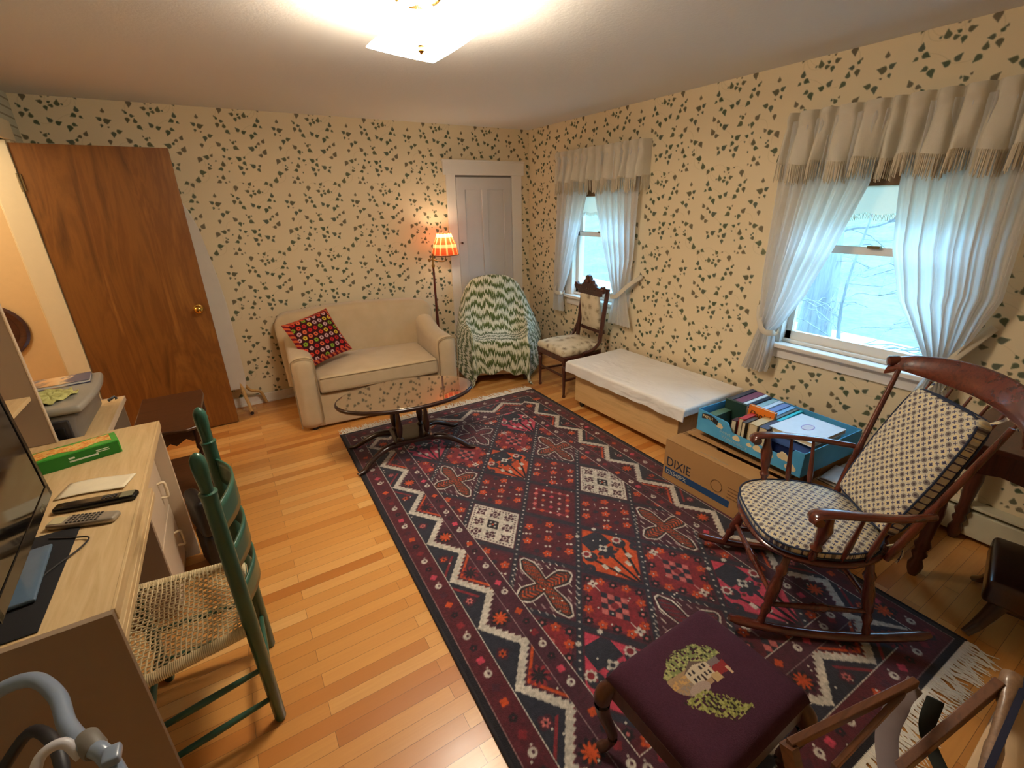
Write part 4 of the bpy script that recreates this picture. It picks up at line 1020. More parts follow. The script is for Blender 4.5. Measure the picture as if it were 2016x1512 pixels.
cb3 = thing('cardboard_carton', 'smaller carton with black label panels behind the rocking chair arm', 'carton', (2.385, .930, 0), math.radians(-3))
hollow(0, .42, -.29, 0, 0, .29).build('body', M_card, cb3)
MB().box(.01, .20, -.285, -.01, .292, .296).build('flap', plain('pale_flap', S(206, 196, 184), .8), cb3)
MB().box(.21, .415, -.285, -.005, .294, .298).build('flap', plain('pale_flap2', S(196, 182, 160), .8), cb3)
lab_ = plain('black_label', S(36, 30, 26), .7)
MB().box(-.0014, 0, -.12, -.02, .155, .225).build('black_label', lab_, cb3); MB().box(-.0014, 0, -.27, -.15, .155, .225).build('black_label', lab_, cb3)
lettering('printed_word', 'UP', .028, lab_, cb3, Matrix.Translation((0, -.03, .240)) @ TY, .0004)
M_cpap = plain('white_paper', S(222, 220, 216), .8)
o = MB().grid(lambda u, v: ((u - .5) * .21, (v - .5) * .26, .004 * math.sin(3 * u + 2 * v) + .005), 10, 10).build('paper_sheet', M_cpap, None, closed=False, solid=.001)
o.location = (2.51, .79, .2985); o.rotation_euler = (0, 0, .1); tag(o, 'loose white paper lying on the small carton beside the rocking chair', 'paper')

# blue fruit tray
M_tray = Mat('blue_sky_print', .7, .2); v = M_tray.coord('Object'); M_tray.color(M_tray.mix(M_tray.noise(v, 9, 2), S(56, 138, 190), S(96, 176, 214))); M_tray = M_tray.m
M_cloud = plain('cream_cloud_print', S(222, 202, 160), .75)
ty = thing('fruit_tray_carton', 'sky-blue printed fruit tray full of books on top of the cartons', 'tray', (2.275, 1.575, .341), math.radians(-3))
TL, TW, TH = .64, .52, .135
mb = hollow(0, TW, -TL, 0, 0, TH, .005)
# low middle of the front wall: rebuild front with a dip
mb = MB().box(0, TW, -.005, 0, 0, TH).box(0, TW, -TL, -TL + .005, 0, TH).box(TW - .005, TW, -TL, 0, 0, TH).box(.005, TW - .005, -TL, 0, 0, .005)
prof_f = [(0, .0), (-TL, 0), (-TL, TH), (-TL + .05, TH), (-TL + .09, .075), (-.24, .075), (-.20, TH - .01), (-.0, TH)]
om = mb.M; mb.M = Matrix(((0, 0, 1, 0), (1, 0, 0, 0), (0, 1, 0, 0), (0, 0, 0, 1))); mb.prism(prof_f, 0, .005); mb.M = om
mb.build('tray_body', M_tray, ty)
def cloudpatch(y, z, s):
    m_ = MB()
    for k, (a, b, r) in enumerate(((0, 0, 1), (.8, -.2, .7), (-.8, -.25, .65), (.3, .45, .6))):
        m_.turned((-.0012 - .0003 * k, y + a * s, z + b * s), (.001, y + a * s, z + b * s), [(0, r * s), (1, r * s)], 18)
    return m_.build('cloud_print', M_cloud, ty)
for (y, z, s) in ((-.155, .085, .016), (-.27, .055, .016), (-.40, .052, .018), (-.54, .075, .022), (-.585, .035, .020), (-.47, .05, .014), (-.35, .05, .011)): cloudpatch(y, z, s)
mb = MB()
for k in range(10): a = k / 9; mb.box(-.0022, 0, -.03 - .011 * k - .0118, -.03 - .011 * k, .086 + .014 * math.sin(a * PI) * .8 - .006 * a, .116 + .014 * math.sin(a * PI) * .8 - .006 * a)
mb.build('black_banner', plain('black_banner', S(34, 26, 24), .7), ty)
lettering('printed_word', 'FRESH', .026, M_cloud, ty, Matrix.Translation((-.0024, -.036, .096)) @ TY, .0004)
lettering('printed_words', 'Sweet\n  Watermelons', .030, plain('pale_blue_print', S(150, 190, 200), .7), ty, Matrix.Translation((-.0008, -.16, .050)) @ TY @ Matrix.Rotation(-.04, 4, 'Z'), .0003)

# books: (name of look, x0, x1 across tray, y0..y1 thickness along tray, height, colour)
def book(lab, loc, size, cover, rz=0, tilt=(0, 0), spine='top', cat='book', name='book', txt=None):
    """size = (x, y, z) outer block; pages show on all but the spine side"""
    sx, sy, sz = size
    b = thing(name, lab, cat, loc, rz, 'books in the blue tray' if name == 'book' else None); b.rotation_euler = (tilt[0], tilt[1], rz)
    Mc = plain('book_cover', S(*cover), .45, .06, 20)
    t = .0025
    if sy <= sz and sy <= sx:      # standing, covers face +-y, spine at +z (as seen from above)
        MB().box(0, sx, -sy, -sy + t, 0, sz).box(0, sx, -t, 0, 0, sz).box(0, sx, -sy, 0, sz - t, sz).build('cover', Mc, b, bevel=.001)
        MB().box(.003, sx - .003, -sy + t, -t, .002, sz - t).build('pages', M_page, b)
    else:
        MB().box(0, sx, -sy, 0, 0, t).box(0, sx, -sy, 0, sz - t, sz).box(0, t, -sy, 0, 0, sz).build('cover', Mc, b, bevel=.001)
        MB().box(t, sx - .003, -sy + .003, -.003, t, sz - t).build('pages', M_page, b)
    return b
M_page = plain('book_pages', S(214, 196, 158), .85, .08, 60)
X0, Y0, Z0 = 2.275, 1.560, .347
BK = [ # dx, dy, sx, thickness, h, colour, label
 (.20, -.012, .27, .030, .160, (60, 58, 66), 'charcoal-spined book at the far end of the tray, next to the white cloth'),
 (.20, -.046, .27, .052, .155, (128, 70, 92), 'plum-spined thick book in the tray, second from the far end'),
 (.22, -.102, .25, .020, .152, (216, 226, 226), 'white-spined book beside the plum book'),
 (.22, -.126, .25, .018, .148, (34, 44, 66), 'navy-spined book between two pale books'),
 (.21, -.148, .26, .036, .140, (150, 190, 196), 'pale teal book behind the orange one'),
 (.20, -.188, .27, .030, .142, (206, 226, 240), 'very pale blue book across the middle of the tray'),
 (.20, -.222, .27, .040, .138, (110, 140, 196), 'mid-blue book in the middle of the tray'),
 (.20, -.266, .27, .026, .134, (126, 186, 226), 'sky-blue book beside the mid-blue one'),
 (.20, -.296, .27, .018, .132, (100, 110, 110), 'grey-spined slim book next to the album'),
 (.20, -.318, .27, .020, .128, (40, 196, 206), 'turquoise-spined book against the white album'),
 (.02, -.030, .145, .050, .115, (70, 110, 92), 'short green book in the front far corner of the tray'),
 (.02, -.176, .055, .030, .130, (66, 22, 20), 'dark maroon paperback at the front of the tray'),
 (.035, -.208, .12, .030, .150, (190, 34, 30), 'bright red paperback standing at the front of the tray'),
 (.02, -.240, .12, .022, .142, (74, 56, 34), 'olive-brown book next to the red paperback'),
]
for dx, dy, sx, th, h, c, lab in BK: book(lab, (X0 + dx, Y0 + dy - .012, Z0), (sx, th, h), c)
bd_ = book('dark green book leaning at the front of the tray beside the orange cover', (X0 + .165, Y0 - .045, Z0 + .02), (.022, .135, .155), (30, 56, 40))
# orange book with its title facing the room
ob = thing('book', 'orange book with its handwritten title facing the room', 'book', (X0 + .165, Y0 - .185, Z0 + .03), 0, 'books in the blue tray')
ob.rotation_euler = (0, math.radians(6), -.03)
MB().box(0, .003, -.155, 0, 0, .155).box(.022, .025, -.155, 0, 0, .155).box(0, .025, -.003, 0, 0, .155).build('cover', plain('orange_cover', S(226, 120, 24), .5), ob, bevel=.001)
MB().box(.003, .022, -.152, -.003, .003, .152).build('pages', M_page, ob)
lettering('title', 'Daniel', .048, plain('dark_brown_title', S(70, 30, 8), .6), ob, Matrix.Translation((-.0012, -.010, .095)) @ TY, .0004, shear=.2)
# thick pale and patterned paperbacks standing in the dip
for lab, dx, dy, sx, th, h, c in (('cream thick paperback standing in the dip of the tray front', .02, -.272, .15, .048, .150, (206, 176, 120)),
                                  ('navy patterned paperback standing beside the cream one', .03, -.324, .15, .045, .148, (44, 42, 66))):
    book(lab, (X0 + dx, Y0 + dy - .02, Z0), (sx, th, h), c)
al = thing('photo_album', 'pale blue-white album with an oval frame on the cover, lying on top of the tray', 'album', (X0 + .075, Y0 - .372, Z0 + .128), math.radians(-3))
MB().box(0, .30, -.235, 0, .020, .024).box(0, .30, -.235, 0, 0, .003).box(.296, .30, -.235, 0, 0, .024).build('cover', plain('ice_white_cover', S(214, 226, 234), .35), al, bevel=.001)
MB().box(.004, .296, -.232, -.003, .003, .020).build('pages', M_page, al)
MB().tube([(.155 + .040 * math.cos(a * PI / 20), -.118 + .026 * math.sin(a * PI / 20), .0245) for a in range(40)], .0022, 6, .6, loop=True).build('oval_frame', plain('lilac_frame', S(150, 130, 196), .4), al)
MB().prism([(.155 + .038 * math.cos(a * PI / 20), -.118 + .024 * math.sin(a * PI / 20)) for a in range(40)], .0235, .0246).build('oval_picture', plain('pale_grey_picture', S(206, 204, 210), .5), al)
bb = book('dark navy volume lying flat under the album', (X0 + .10, Y0 - .368, Z0 + .001), (.34, .225, .060), (26, 30, 74))
bb2 = book('blue-grey volume stacked between the navy volume and the album', (X0 + .09, Y0 - .370, Z0 + .063), (.33, .220, .045), (70, 96, 150))
# ------------------------------------------------------------------ rocking chair
M_cher = wood('cherry_red_maple', S(60, 22, 15), S(102, 44, 29), 2, .25, 1., .7)
M_cherx = wood('cherry_red_maple_long', S(60, 22, 15), S(102, 44, 29), 0, .25, 1., .7)
RK = (1.89, .70, .009); RZ = math.atan2(.63, -.777)
rk = thing('rocking_chair', 'reddish maple rocking chair with patterned cushions on the rug', 'rocking chair', RK, RZ)
for sy in (-.25, .25):
    P = [(x, sy, .018 + .36 * x * x) for x in [-.37 + .735 * i / 24 for i in range(25)]]
    MB().tube(P, [.010] + [.0165] * 23 + [.011], 10, 1.35, (0, 1, 0)).build('rocker', M_cherx, rk)
legp = [(0, .013), (.06, .015), (.16, .012), (.24, .020), (.30, .013), (.34, .021), (.55, .022), (.70, .016), (.76, .024), (.82, .015), (1, .013)]
for sy in (-1, 1):
    MB().turned((.245, sy * .245, .035), (.165, sy * .185, .36), legp, 16).build('leg', M_cher, rk)
    MB().turned((-.155, sy * .245, .025), (-.13, sy * .175, .36), legp, 16).build('leg', M_cher, rk)
st = [(0, .009), (.2, .011), (.42, .013), (.46, .019), (.5, .013), (.54, .019), (.58, .013), (.8, .011), (1, .009)]
MB().turned((.213, -.22, .175), (.213, .22, .175), st, 12).build('stretcher', M_cher, rk)
MB().turned((-.145, -.215, .175), (-.145, .215, .175), st, 12).build('stretcher', M_cher, rk)
for sy in (-1, 1): MB().turned((.225, sy * .230, .135), (-.15, sy * .226, .135), st, 12).build('stretcher', M_cher, rk)
def seat_out(k, n=48, g=0.):
    a = 2 * PI * k / n; c, s = math.cos(a), math.sin(a)
    x = .015 + (.266 + g) * math.copysign(abs(c) ** .8, c); w = .262 + g - .045 * max(0, -(x) / .22)
    return x, w * math.copysign(abs(s) ** .75, s)
mb = MB(); rings = []
for z, g in ((.345, -.05), (.347, -.02), (.356, -.003), (.368, 0), (.376, -.006), (.378, -.02), (.372, -.06), (.368, -.12)):
    rings.append([(seat_out(k, 48, g)[0], seat_out(k, 48, g)[1], z) for k in range(48)])
mb.rings(rings).build('seat', M_cherx, rk)
ctop = lambda y: (-.345 - .05 * (1 - (y / .33) ** 2), .945)   # crest centre line (x, z)
for sy in (-1, 1):
    MB().turned((-.172, sy * .192, .362), (-.335, sy * .272, .96), [(0, .012), (.10, .014), (.30, .016), (.36, .012), (.40, .017), (.45, .012), (.8, .011), (1, .009)], 12).build('back_post', M_cher, rk)
for i in range(6):
    y = -.17 + .34 * i / 5; MB().turned((-.228, y * .85, .365), (-.345 - .105 * (1 - (y * 1.15 / .335) ** 2), y * 1.15, .94), [(0, .006), (.3, .0095), (.6, .007), (1, .005)], 10).build('spindle', M_cher, rk)
mb = MB(); rings = []
for i in range(41):
    t = i / 40; y = -.335 + .67 * t; xc = -.345 - .105 * (1 - (y / .335) ** 2)
    hh = .050 * (1 - .55 * abs(2 * t - 1) ** 3) + .016 * math.exp(-((abs(2 * t - 1) - 1) / .10) ** 2); zc = .985 + .022 * (1 - (2 * t - 1) ** 2) - .004 - .022 * max(0, abs(2 * t - 1) - .86) / .14
    th = .014; rl = .012
    rings.append([(xc + th * math.cos(a) - rl * math.sin(a) * 1.6, y, zc + hh * math.sin(a)) for a in [2 * PI * k / 14 for k in range(14)]])
mb.rings(rings)
for sy in (-1, 1): mb.turned((-.370, sy * .325, .985), (-.325, sy * .34, .975), [(0, .014), (.15, .022), (.85, .024), (1, .016)], 16)
mb.build('crest_rail', M_cherx, rk)
for sy in (-1, 1):
    P = catmull([(.175, sy * .292, .585), (.168, sy * .292, .612), (.12, sy * .292, .622), (.03, sy * .295, .620), (-.10, sy * .285, .612), (-.235, sy * .252, .605)], 26)
    a_ = MB(); rs_ = []
    for i, p in enumerate(P):
        w = interp(i / 26, [(0, .016), (.12, .030), (.3, .030), (.7, .020), (1, .014)]); h = .0125
        d = (P[min(i + 1, 26)] - P[max(i - 1, 0)]).normalized(); n_ = d.cross(Vector((0, 1, 0))).normalized()
        rs_.append([p + Vector((0, 1, 0)) * math.cos(b) * w + n_ * math.sin(b) * h for b in [2 * PI * k / 14 for k in range(14)]])
    a_.rings(rs_); a_.turned((.165, sy * .292 - .030, .598), (.165, sy * .292 + .030, .598), [(0, .016), (.1, .020), (.9, .020), (1, .016)], 14)
    a_.build('arm', M_cherx, rk)
    MB().turned((.115, sy * .235, .37), (.115, sy * .288, .612), [(0, .011), (.1, .016), (.22, .013), (.3, .022), (.36, .013), (.5, .020), (.72, .025), (.86, .016), (1, .012)], 16).build('arm_post', M_cher, rk)
    for q in (0, 1): MB().turned((.01 - .09 * q, sy * (.238 - .01 * q), .37), (.01 - .09 * q, sy * (.290 - .008 * q), .612), [(0, .006), (.35, .012), (.6, .009), (1, .006)], 12).build('arm_spindle', M_cher, rk)
# cushion fabric: rings and crosses in a square lattice
def lattice_mat(name, base, dark, sc):
    M = Mat(name, .85, .15); tc = M.n('ShaderNodeTexCoord'); x_, y_, z_ = M.sep(tc.outputs['Object'])
    a = M.math('MULTIPLY', x_, sc); b = M.math('MULTIPLY', y_, sc)
    def cell(a, b):
        fa = M.math('SUBTRACT', M.math('FRACT', a), .5); fb = M.math('SUBTRACT', M.math('FRACT', b), .5)
        return fa, fb, M.math('SQRT', M.math('ADD', M.math('MULTIPLY', fa, fa), M.math('MULTIPLY', fb, fb)))
    fa, fb, r = cell(a, b); par = M.math('MODULO', M.math('ADD', M.math('FLOOR', a), M.math('FLOOR', b)), 2.)
    par = M.math('GREATER_THAN', M.math('ABSOLUTE', par), .5)
    ringm = M.math('LESS_THAN', M.math('ABSOLUTE', M.math('SUBTRACT', r, .37)), .085)
    star = M.math('LESS_THAN', M.math('MULTIPLY', M.math('ABSOLUTE', fa), M.math('ABSOLUTE', fb)), .012); star = M.math('MULTIPLY', star, M.math('LESS_THAN', r, .25))
    c0 = M.mix(ringm, base, S(232, 216, 170)); c0 = M.mix(star, c0, dark)
    fa2, fb2, r2 = cell(M.math('ADD', a, .5), M.math('ADD', b, .5))
    blo = M.math('LESS_THAN', r, .33); c1 = M.mix(blo, base, S(128, 118, 112)); c1 = M.mix(M.math('LESS_THAN', r, .14), c1, S(70, 58, 66))
    c = M.mix(par, c0, c1)
    dg = M.math('LESS_THAN', M.math('ABSOLUTE', M.math('SUBTRACT', M.math('ABSOLUTE', fa2), M.math('ABSOLUTE', fb2))), .07); dg = M.math('MULTIPLY', dg, M.math('LESS_THAN', r2, .26))
    c = M.mix(dg, c, dark); M.color(M.mix(M.math('MULTIPLY', M.noise(M.coord(), 200, 2), .3), c, S(90, 80, 80)))
    M.b.inputs['Coat Weight'].default_value = .35; M.b.inputs['Coat Roughness'].default_value = .45
    return M.m
M_lat = lattice_mat('blue_cream_lattice_fabric', S(212, 204, 182), S(62, 60, 92), 34)
M_nav = plain('navy_piping', S(34, 44, 68), .8)
sc_ = thing('seat_cushion', 'blue and cream patterned seat pad on the rocking chair', 'cushion', (RK[0], RK[1], RK[2] + .3795), RZ)
def pad_out(t, g=0.):
    # rounded shield, wide at the back, pointed at the front corners
    a = 2 * PI * t; c, s = math.cos(a), math.sin(a)
    x = .035 + (.235 + g) * math.copysign(abs(c) ** .72, c); w = (.245 + g) * (1 - .10 * max(0, -x / .2))
    return x, w * math.copysign(abs(s) ** .62, s)
def pad_mesh(g_h):
    mb = MB(); rings = []
    for z, g in ((0, -.03), (.002, -.012), (.010, -.001), (.028, 0), (.038, -.008), (.045, -.03), (.052, -.09), (.055, -.16), (.056, -.20)):
        rings.append([(*pad_out(k / 64, g), z) for k in range(64)])
    return mb.rings(rings)
so_ = pad_mesh(0).build('pad', M_lat, sc_, smooth=70)
mb = MB(); mb.tube([(*pad_out(k / 64, .001), .036) for k in range(64)], .0038, 6, loop=True); mb.tube([(*pad_out(k / 64, .001), .008) for k in range(64)], .0038, 6, loop=True)
mb.build('piping', M_nav, sc_)
mb = MB()
for sy in (-1, 1): mb.tube(catmull([(-.185, sy * .16, .02), (-.20, sy * .19, .05), (-.215, sy * .20, .02), (-.20, sy * .205, -.02)], 10), .004, 6)
mb.build('tie', M_lat, sc_)
# back cushion: its own frame leaning on the spindles. local x = across, y = up, z = out of the back
bc = thing('back_cushion', 'blue and cream patterned back pad tied to the crest of the rocking chair', 'cushion')
ml = Matrix.Translation(RK) @ Matrix.Rotation(RZ, 4, 'Z')
p_lo, p_hi = Vector((-.205, 0, .432)), Vector((-.395, 0, .915)); yv = (p_hi - p_lo).normalized(); xv = Vector((0, -1, 0)); zv = xv.cross(yv)
if zv.x < 0: xv = -xv; zv = -zv
fr_ = Matrix(((xv.x, yv.x, zv.x, p_lo.x), (xv.y, yv.y, zv.y, p_lo.y), (xv.z, yv.z, zv.z, p_lo.z), (0, 0, 0, 1)))
bc.matrix_world = ml @ fr_
LB = (p_hi - p_lo).length
def bd(x, y, z): return (x * (1 - .06 * (y - LB / 2) / LB * -1), y, z + (.014 * (1 - (x / .21) ** 2) * (1 - ((y - LB / 2) / (LB / 2)) ** 2) if z > 0 else 0) - .05 * (x / .21) ** 2 * 0)
MB().rbox(.178, LB / 2, .030, .022, 4, 10, lambda x, y, z: (x * (1 - .10 * ((y) / (LB / 2)) ** 2), y, z + (.014 * (1 - (x / .18) ** 2) * (1 - (y / (LB / 2)) ** 2) if z > 0 else 0)), c=(0, LB / 2, .03)).build('pad', M_lat, bc)
for zz in (.052, .006):
    P = []
    for k in range(72):
        a = 2 * PI * k / 72; c, s = math.cos(a), math.sin(a); y = (LB / 2) * math.copysign(abs(s) ** .22, s); x = .177 * math.copysign(abs(c) ** .22, c) * (1 - .10 * (y / (LB / 2)) ** 2)
        P.append((x, y + LB / 2, zz))
    MB().tube(P, .004, 6, loop=True).build('piping', M_nav, bc)
for sx in (-1, 1):
    MB().tube(catmull([(sx * .15, LB - .01, .02), (sx * .165, LB + .03, .0), (sx * .17, LB + .085, -.025), (sx * .175, LB + .08, -.06), (sx * .17, LB + .01, -.05)], 16), .0065, 6, .5).build('tie', M_lat, bc)

# ------------------------------------------------------------------ needlepoint footstool
M_dkw = wood('dark_stool_wood', S(44, 22, 14), S(74, 40, 26), 2, .35, 1., .4)
fs = thing('footstool', 'dark footstool with a plum needlepoint top showing a country house', 'stool', (.925, .494, .017), .01)
SX, SY = .212, .178
mb = MB(); mb.box(-SX, SX, -SY, -SY + .02, .265, .325).box(-SX, SX, SY - .02, SY, .265, .325).box(-SX, -SX + .02, -SY, SY, .265, .325).box(SX - .02, SX, -SY, SY, .265, .325).box(-SX + .01, SX - .01, -SY + .01, SY - .01, .318, .326)
mb.build('apron', M_dkw, fs, bevel=.004)
for sx in (-1, 1):
    for sy in (-1, 1):
        P = catmull([(sx * (SX - .02), sy * (SY - .02), .32), (sx * (SX + .004), sy * (SY + .004), .26), (sx * (SX + .002), sy * (SY + .002), .18), (sx * (SX - .022), sy * (SY - .022), .08), (sx * (SX - .012), sy * (SY - .012), .035), (sx * (SX + .004), sy * (SY + .004), .014)], 22)
        MB().tube(P, [interp(i / 22, [(0, .020), (.2, .028), (.5, .018), (.75, .013), (.9, .018), (1, .017)]) for i in range(23)], 12).build('leg', M_dkw, fs)
# top: crowned pad with the stitched picture as colours on a fine grid
def paint_stool():
    nx, ny = 214, 180; U, V = np.meshgrid(np.linspace(-SX, SX, nx), np.linspace(-SY, SY, ny)); rs = np.random.RandomState(2)
    img = np.empty((ny, nx, 3)); img[:] = (74, 36, 52); st = np.kron(rs.rand(ny // 2 + 1, nx // 2 + 1), np.ones((2, 2)))[:ny, :nx]; img *= (1 + .10 * (st - .5))[..., None]
    # picture frame: centre c, picture up-axis rotated in the plane
    ang = math.radians(-4); c0 = (-.012, .020); a = ((U - c0[0]) * math.cos(ang) + (V - c0[1]) * math.sin(ang)) / 1.15; b = (-(U - c0[0]) * math.sin(ang) + (V - c0[1]) * math.cos(ang)) / 1.15
    s2 = np.kron(rs.rand(ny // 3 + 1, nx // 3 + 1), np.ones((3, 3)))[:ny, :nx]; s3 = np.kron(rs.rand(ny // 4 + 1, nx // 4 + 1), np.ones((4, 4)))[:ny, :nx]
    def put(m, c): img[m] = c
    el = ((a / .088) ** 2 + ((b - .010) / .060) ** 2)
    tr = (el < 1 + .25 * (s3 - .5)) & (b > .012); put(tr & (s2 > .25), (132, 138, 84)); put(tr & (s2 > .72), (176, 172, 110)); put(tr & (s2 < .12), (60, 50, 40))
    put((el < 1) & (b <= .022) & (b > -.034) & (a < .015), (170, 138, 104)); put((el < 1) & (b <= .012) & (b > -.020) & (a < -.03) & (s2 > .4), (204, 158, 96)); put((el < 1) & (b < -.006) & (b > -.04) & (a < -.02) & (s2 > .3), (150, 132, 116))
    hs = (np.abs(a - .0) < .036) & (b > -.022) & (b < .022 - .25 * np.abs(a) ) ; put(hs, (206, 188, 160))
    put((b > .022 - .25 * np.abs(a)) & (b < .034 - .55 * np.abs(a)) & (np.abs(a) < .042), (112, 92, 82))
    for k in (-.024, -.012, .012, .024):
        put((np.abs(a - k) < .0032) & (np.abs(b - .008) < .005), (60, 50, 52)); put((np.abs(a - k) < .0032) & (np.abs(b + .010) < .005), (60, 50, 52))
    put((np.abs(a) < .003) & (b > -.022) & (b < -.006), (70, 50, 46))
    put((a > .034) & (a < .078) & (b > -.030) & (b < -.004 + .01 * (s3 - .5)), (146, 48, 48)); put((a > .036) & (a < .070) & (b > -.004) & (b < .012), (128, 112, 110))
    put((np.abs(a - .030) < .012) & (np.abs(b + .028) < .010), (196, 164, 116)); put((np.abs(a - .072) < .004) & (np.abs(b + .030) < .010), (206, 176, 140))
    put(((a + .03) / .030) ** 2 + ((b + .030) / .014) ** 2 < 1, (176, 152, 138))
    lo = (np.abs(a + .055 + (b + .04) * .65) < .030 + .012 * (s3 - .5)) & (b < -.034) & (b > -.112); lo |= (np.abs(a + .012 + (b + .06) * .1) < .030 + .016 * (s3 - .5)) & (b < -.050) & (b > -.116)
    lo = ((np.abs(a - (-.062 + (-.034 - b) * .95)) < .034 + .016 * (s3 - .5)) & (b < -.034) & (b > -.118))
    put(lo & (s2 > .38), (140, 140, 72)); put(lo & (s2 > .78), (170, 166, 96)); put(lo & (s2 < .20), (56, 44, 36))
    return lin_np(img), nx, ny, U, V
STI, nx_, ny_, UU, VV = paint_stool()
zz = .050 * np.clip((1 - (np.abs(UU) / SX) ** 14), 0, 1) ** .5 * np.clip((1 - (np.abs(VV) / SY) ** 14), 0, 1) ** .5 + .008 * (1 - (UU / SX) ** 2) * (1 - (VV / SY) ** 2)
attr_grid('needlepoint_top', (-SX - .001, -SY - .001, .326), ((2 * SX + .002) / (nx_ - 1), 0, 0), (0, (2 * SY + .002) / (ny_ - 1), 0), nx_ - 1, ny_ - 1, STI, attr_mat('needlepoint_wool', .95, 330, .0), fs, z=zz)
for ob_ in [x for x in bpy.data.objects if x.parent is fs and x.name.startswith('needlepoint')]:
    for p in ob_.data.polygons: p.use_smooth = True
    ob_['label'] = 'plum needlepoint pad with a house among green trees'

# ------------------------------------------------------------------ green ladder-back chair
M_grn = plain('dark_green_paint', S(40, 84, 66), .35, .10, 12, coat=.3)
gc = thing('ladderback_chair', 'dark green ladder-back chair with a woven rush seat at the desk', 'chair', (-.325, 1.515, 0), 0)
for sy, y0 in ((-1, -.168), (1, .168)):
    MB().turned((.175, y0, 0), (.165, y0 * 1.03, .93), [(0, .014), (.01, .018), (.5, .0215), (.97, .0205), (1, .0215)], 16).build('back_post', M_grn, gc)
    MB().turned((.165, y0 * 1.03, .93), (.163, y0 * 1.04, 1.058), [(0, .0235), (.04, .0235), (.06, .0160), (.25, .0165), (.45, .0185), (.70, .0200), (.85, .0185), (.95, .012), (1, .003)], 16).build('finial', M_grn, gc)
    MB().turned((-.165, sy * .215, 0), (-.165, sy * .215, .455), [(0, .014), (.02, .017), (.5, .019), (.97, .018), (1, .012)], 16).build('front_leg', M_grn, gc)
for z0, hh in ((.83, .085), (.68, .08), (.54, .075)):
    def slat(u, v, z0=z0, hh=hh):
        y = -.165 + .33 * u; return (.170 + .048 * math.sin(PI * u) - .0, y, z0 - hh / 2 + hh * v + .016 * math.sin(PI * u) * (v - .2))
    MB().grid(slat, 16, 4).build('slat', M_grn, gc, closed=False, smooth=180, solid=.007)
for z in (.11, .25):
    for sy in (-1, 1): MB().turned((.172, sy * .168, z), (-.165, sy * .214, z - .01), [(0, .008), (.5, .0115), (1, .008)], 10).build('stretcher', M_grn, gc)
MB().turned((-.165, -.21, .15), (-.165, .21, .15), [(0, .008), (.5, .0115), (1, .008)], 10).build('stretcher', M_grn, gc)
MB().turned((.172, -.165, .17), (.172, .165, .17), [(0, .008), (.5, .0115), (1, .008)], 10).build('stretcher', M_grn, gc)
# woven seat: wrapped rails plus crossing cords
M_cord = plain('pale_paper_cord', S(212, 192, 150), .8, .15, 60)
zs = .432
def edge_y(x): return interp(x, [(-.175, .222), (.165, .172)])
mb = MB()
for sy in (-1, 1):
    for i in range(64):
        x = -.150 + .30 * i / 63; y = sy * edge_y(x)
        mb.tube([(x, y + .016 * math.cos(a), zs - .002 + .015 * math.sin(a)) for a in [2 * PI * k / 10 for k in range(10)]], .0032, 5, loop=True, upv=(1, 0, 0))
for i in range(74):
    y = -.19 + .38 * i / 73
    mb.tube([(-.170 + .016 * math.cos(a), y, zs - .002 + .015 * math.sin(a)) for a in [2 * PI * k / 10 for k in range(10)]], .0032, 5, loop=True, upv=(0, 1, 0))
    y *= .80; mb.tube([(.160 + .013 * math.cos(a), y, zs - .002 + .013 * math.sin(a)) for a in [2 * PI * k / 8 for k in range(8)]], .003, 5, loop=True, upv=(0, 1, 0))
tag(mb.build('wrapped_cord', M_cord, gc, smooth=60), kind='stuff')
mb = MB()
for i in range(23):
    x = -.148 + .296 * i / 22; e = edge_y(x) - .004
    mb.tube([(x + .0015 * math.sin(j * .35 + i * .7), -e + 2 * e * j / 56, zs + .011 + .0026 * math.cos(PI * (28 * j / 56 + i)) - .006 * math.sin(PI * j / 56)) for j in range(57)], .0026, 5)
for i in range(28):
    t = -1 + 2 * (i + .5) / 28
    mb.tube([(-.168 + .33 * j / 46, t * (edge_y(-.168 + .33 * j / 46) - .006) + .0012 * math.sin(j * .3 + i), zs + .011 - .0026 * math.cos(PI * (23 * j / 46 + i)) - .006 * math.sin(PI * j / 46)) for j in range(47)], .0026, 5)
tag(mb.build('woven_seat', M_cord, gc, smooth=60), kind='stuff')
MB().beam((-.165, -.21, zs - .002), (-.165, .21, zs - .002), .022, .022).beam((.165, -.165, zs - .002), (.165, .165, zs - .002), .018, .018).beam((-.165, -.214, zs - .002), (.17, -.168, zs - .002), .02, .02).beam((-.165, .214, zs - .002), (.17, .168, zs - .002), .02, .02).build('seat_frame', M_grn, gc)

# ------------------------------------------------------------------ computer desk
M_lam = Mat('washed_oak_laminate', .5, .4); v = M_lam.coord('Object', (22, 2.2, 22)); f = M_lam.noise(v, 2, 4, .6, .5)
M_lam.color(M_lam.ramp(f, [(.3, S(196, 164, 116)), (.7, S(216, 188, 142))])); M_lam = M_lam.m
M_pink = plain('pale_rose_laminate', S(206, 184, 156), .5, .04, 5)
M_brn = plain('taupe_laminate_side', S(146, 124, 102), .55, .04, 4)
DX0, DX1, DA, DB = XL + .03, -.40, 1.215, 2.490
dk = thing('computer_desk', 'pale laminate computer desk with a hutch along the left wall', 'desk', ((DX0 + DX1) / 2, (DA + DB) / 2, 0))
ox, oy = (DX0 + DX1) / 2, (DA + DB) / 2
def L(mb_): mb_.M = Matrix.Translation((-ox, -oy, 0)); return mb_
L(MB()).box(DX0, DX1, DA + .02, DB + .004, .728, .75).build('desktop', M_lam, dk, bevel=.002)
L(MB()).box(DX1 - .003, DX1 + .006, DA + .02, DB + .006, .715, .751).build('front_edging', M_lam, dk, bevel=.002)
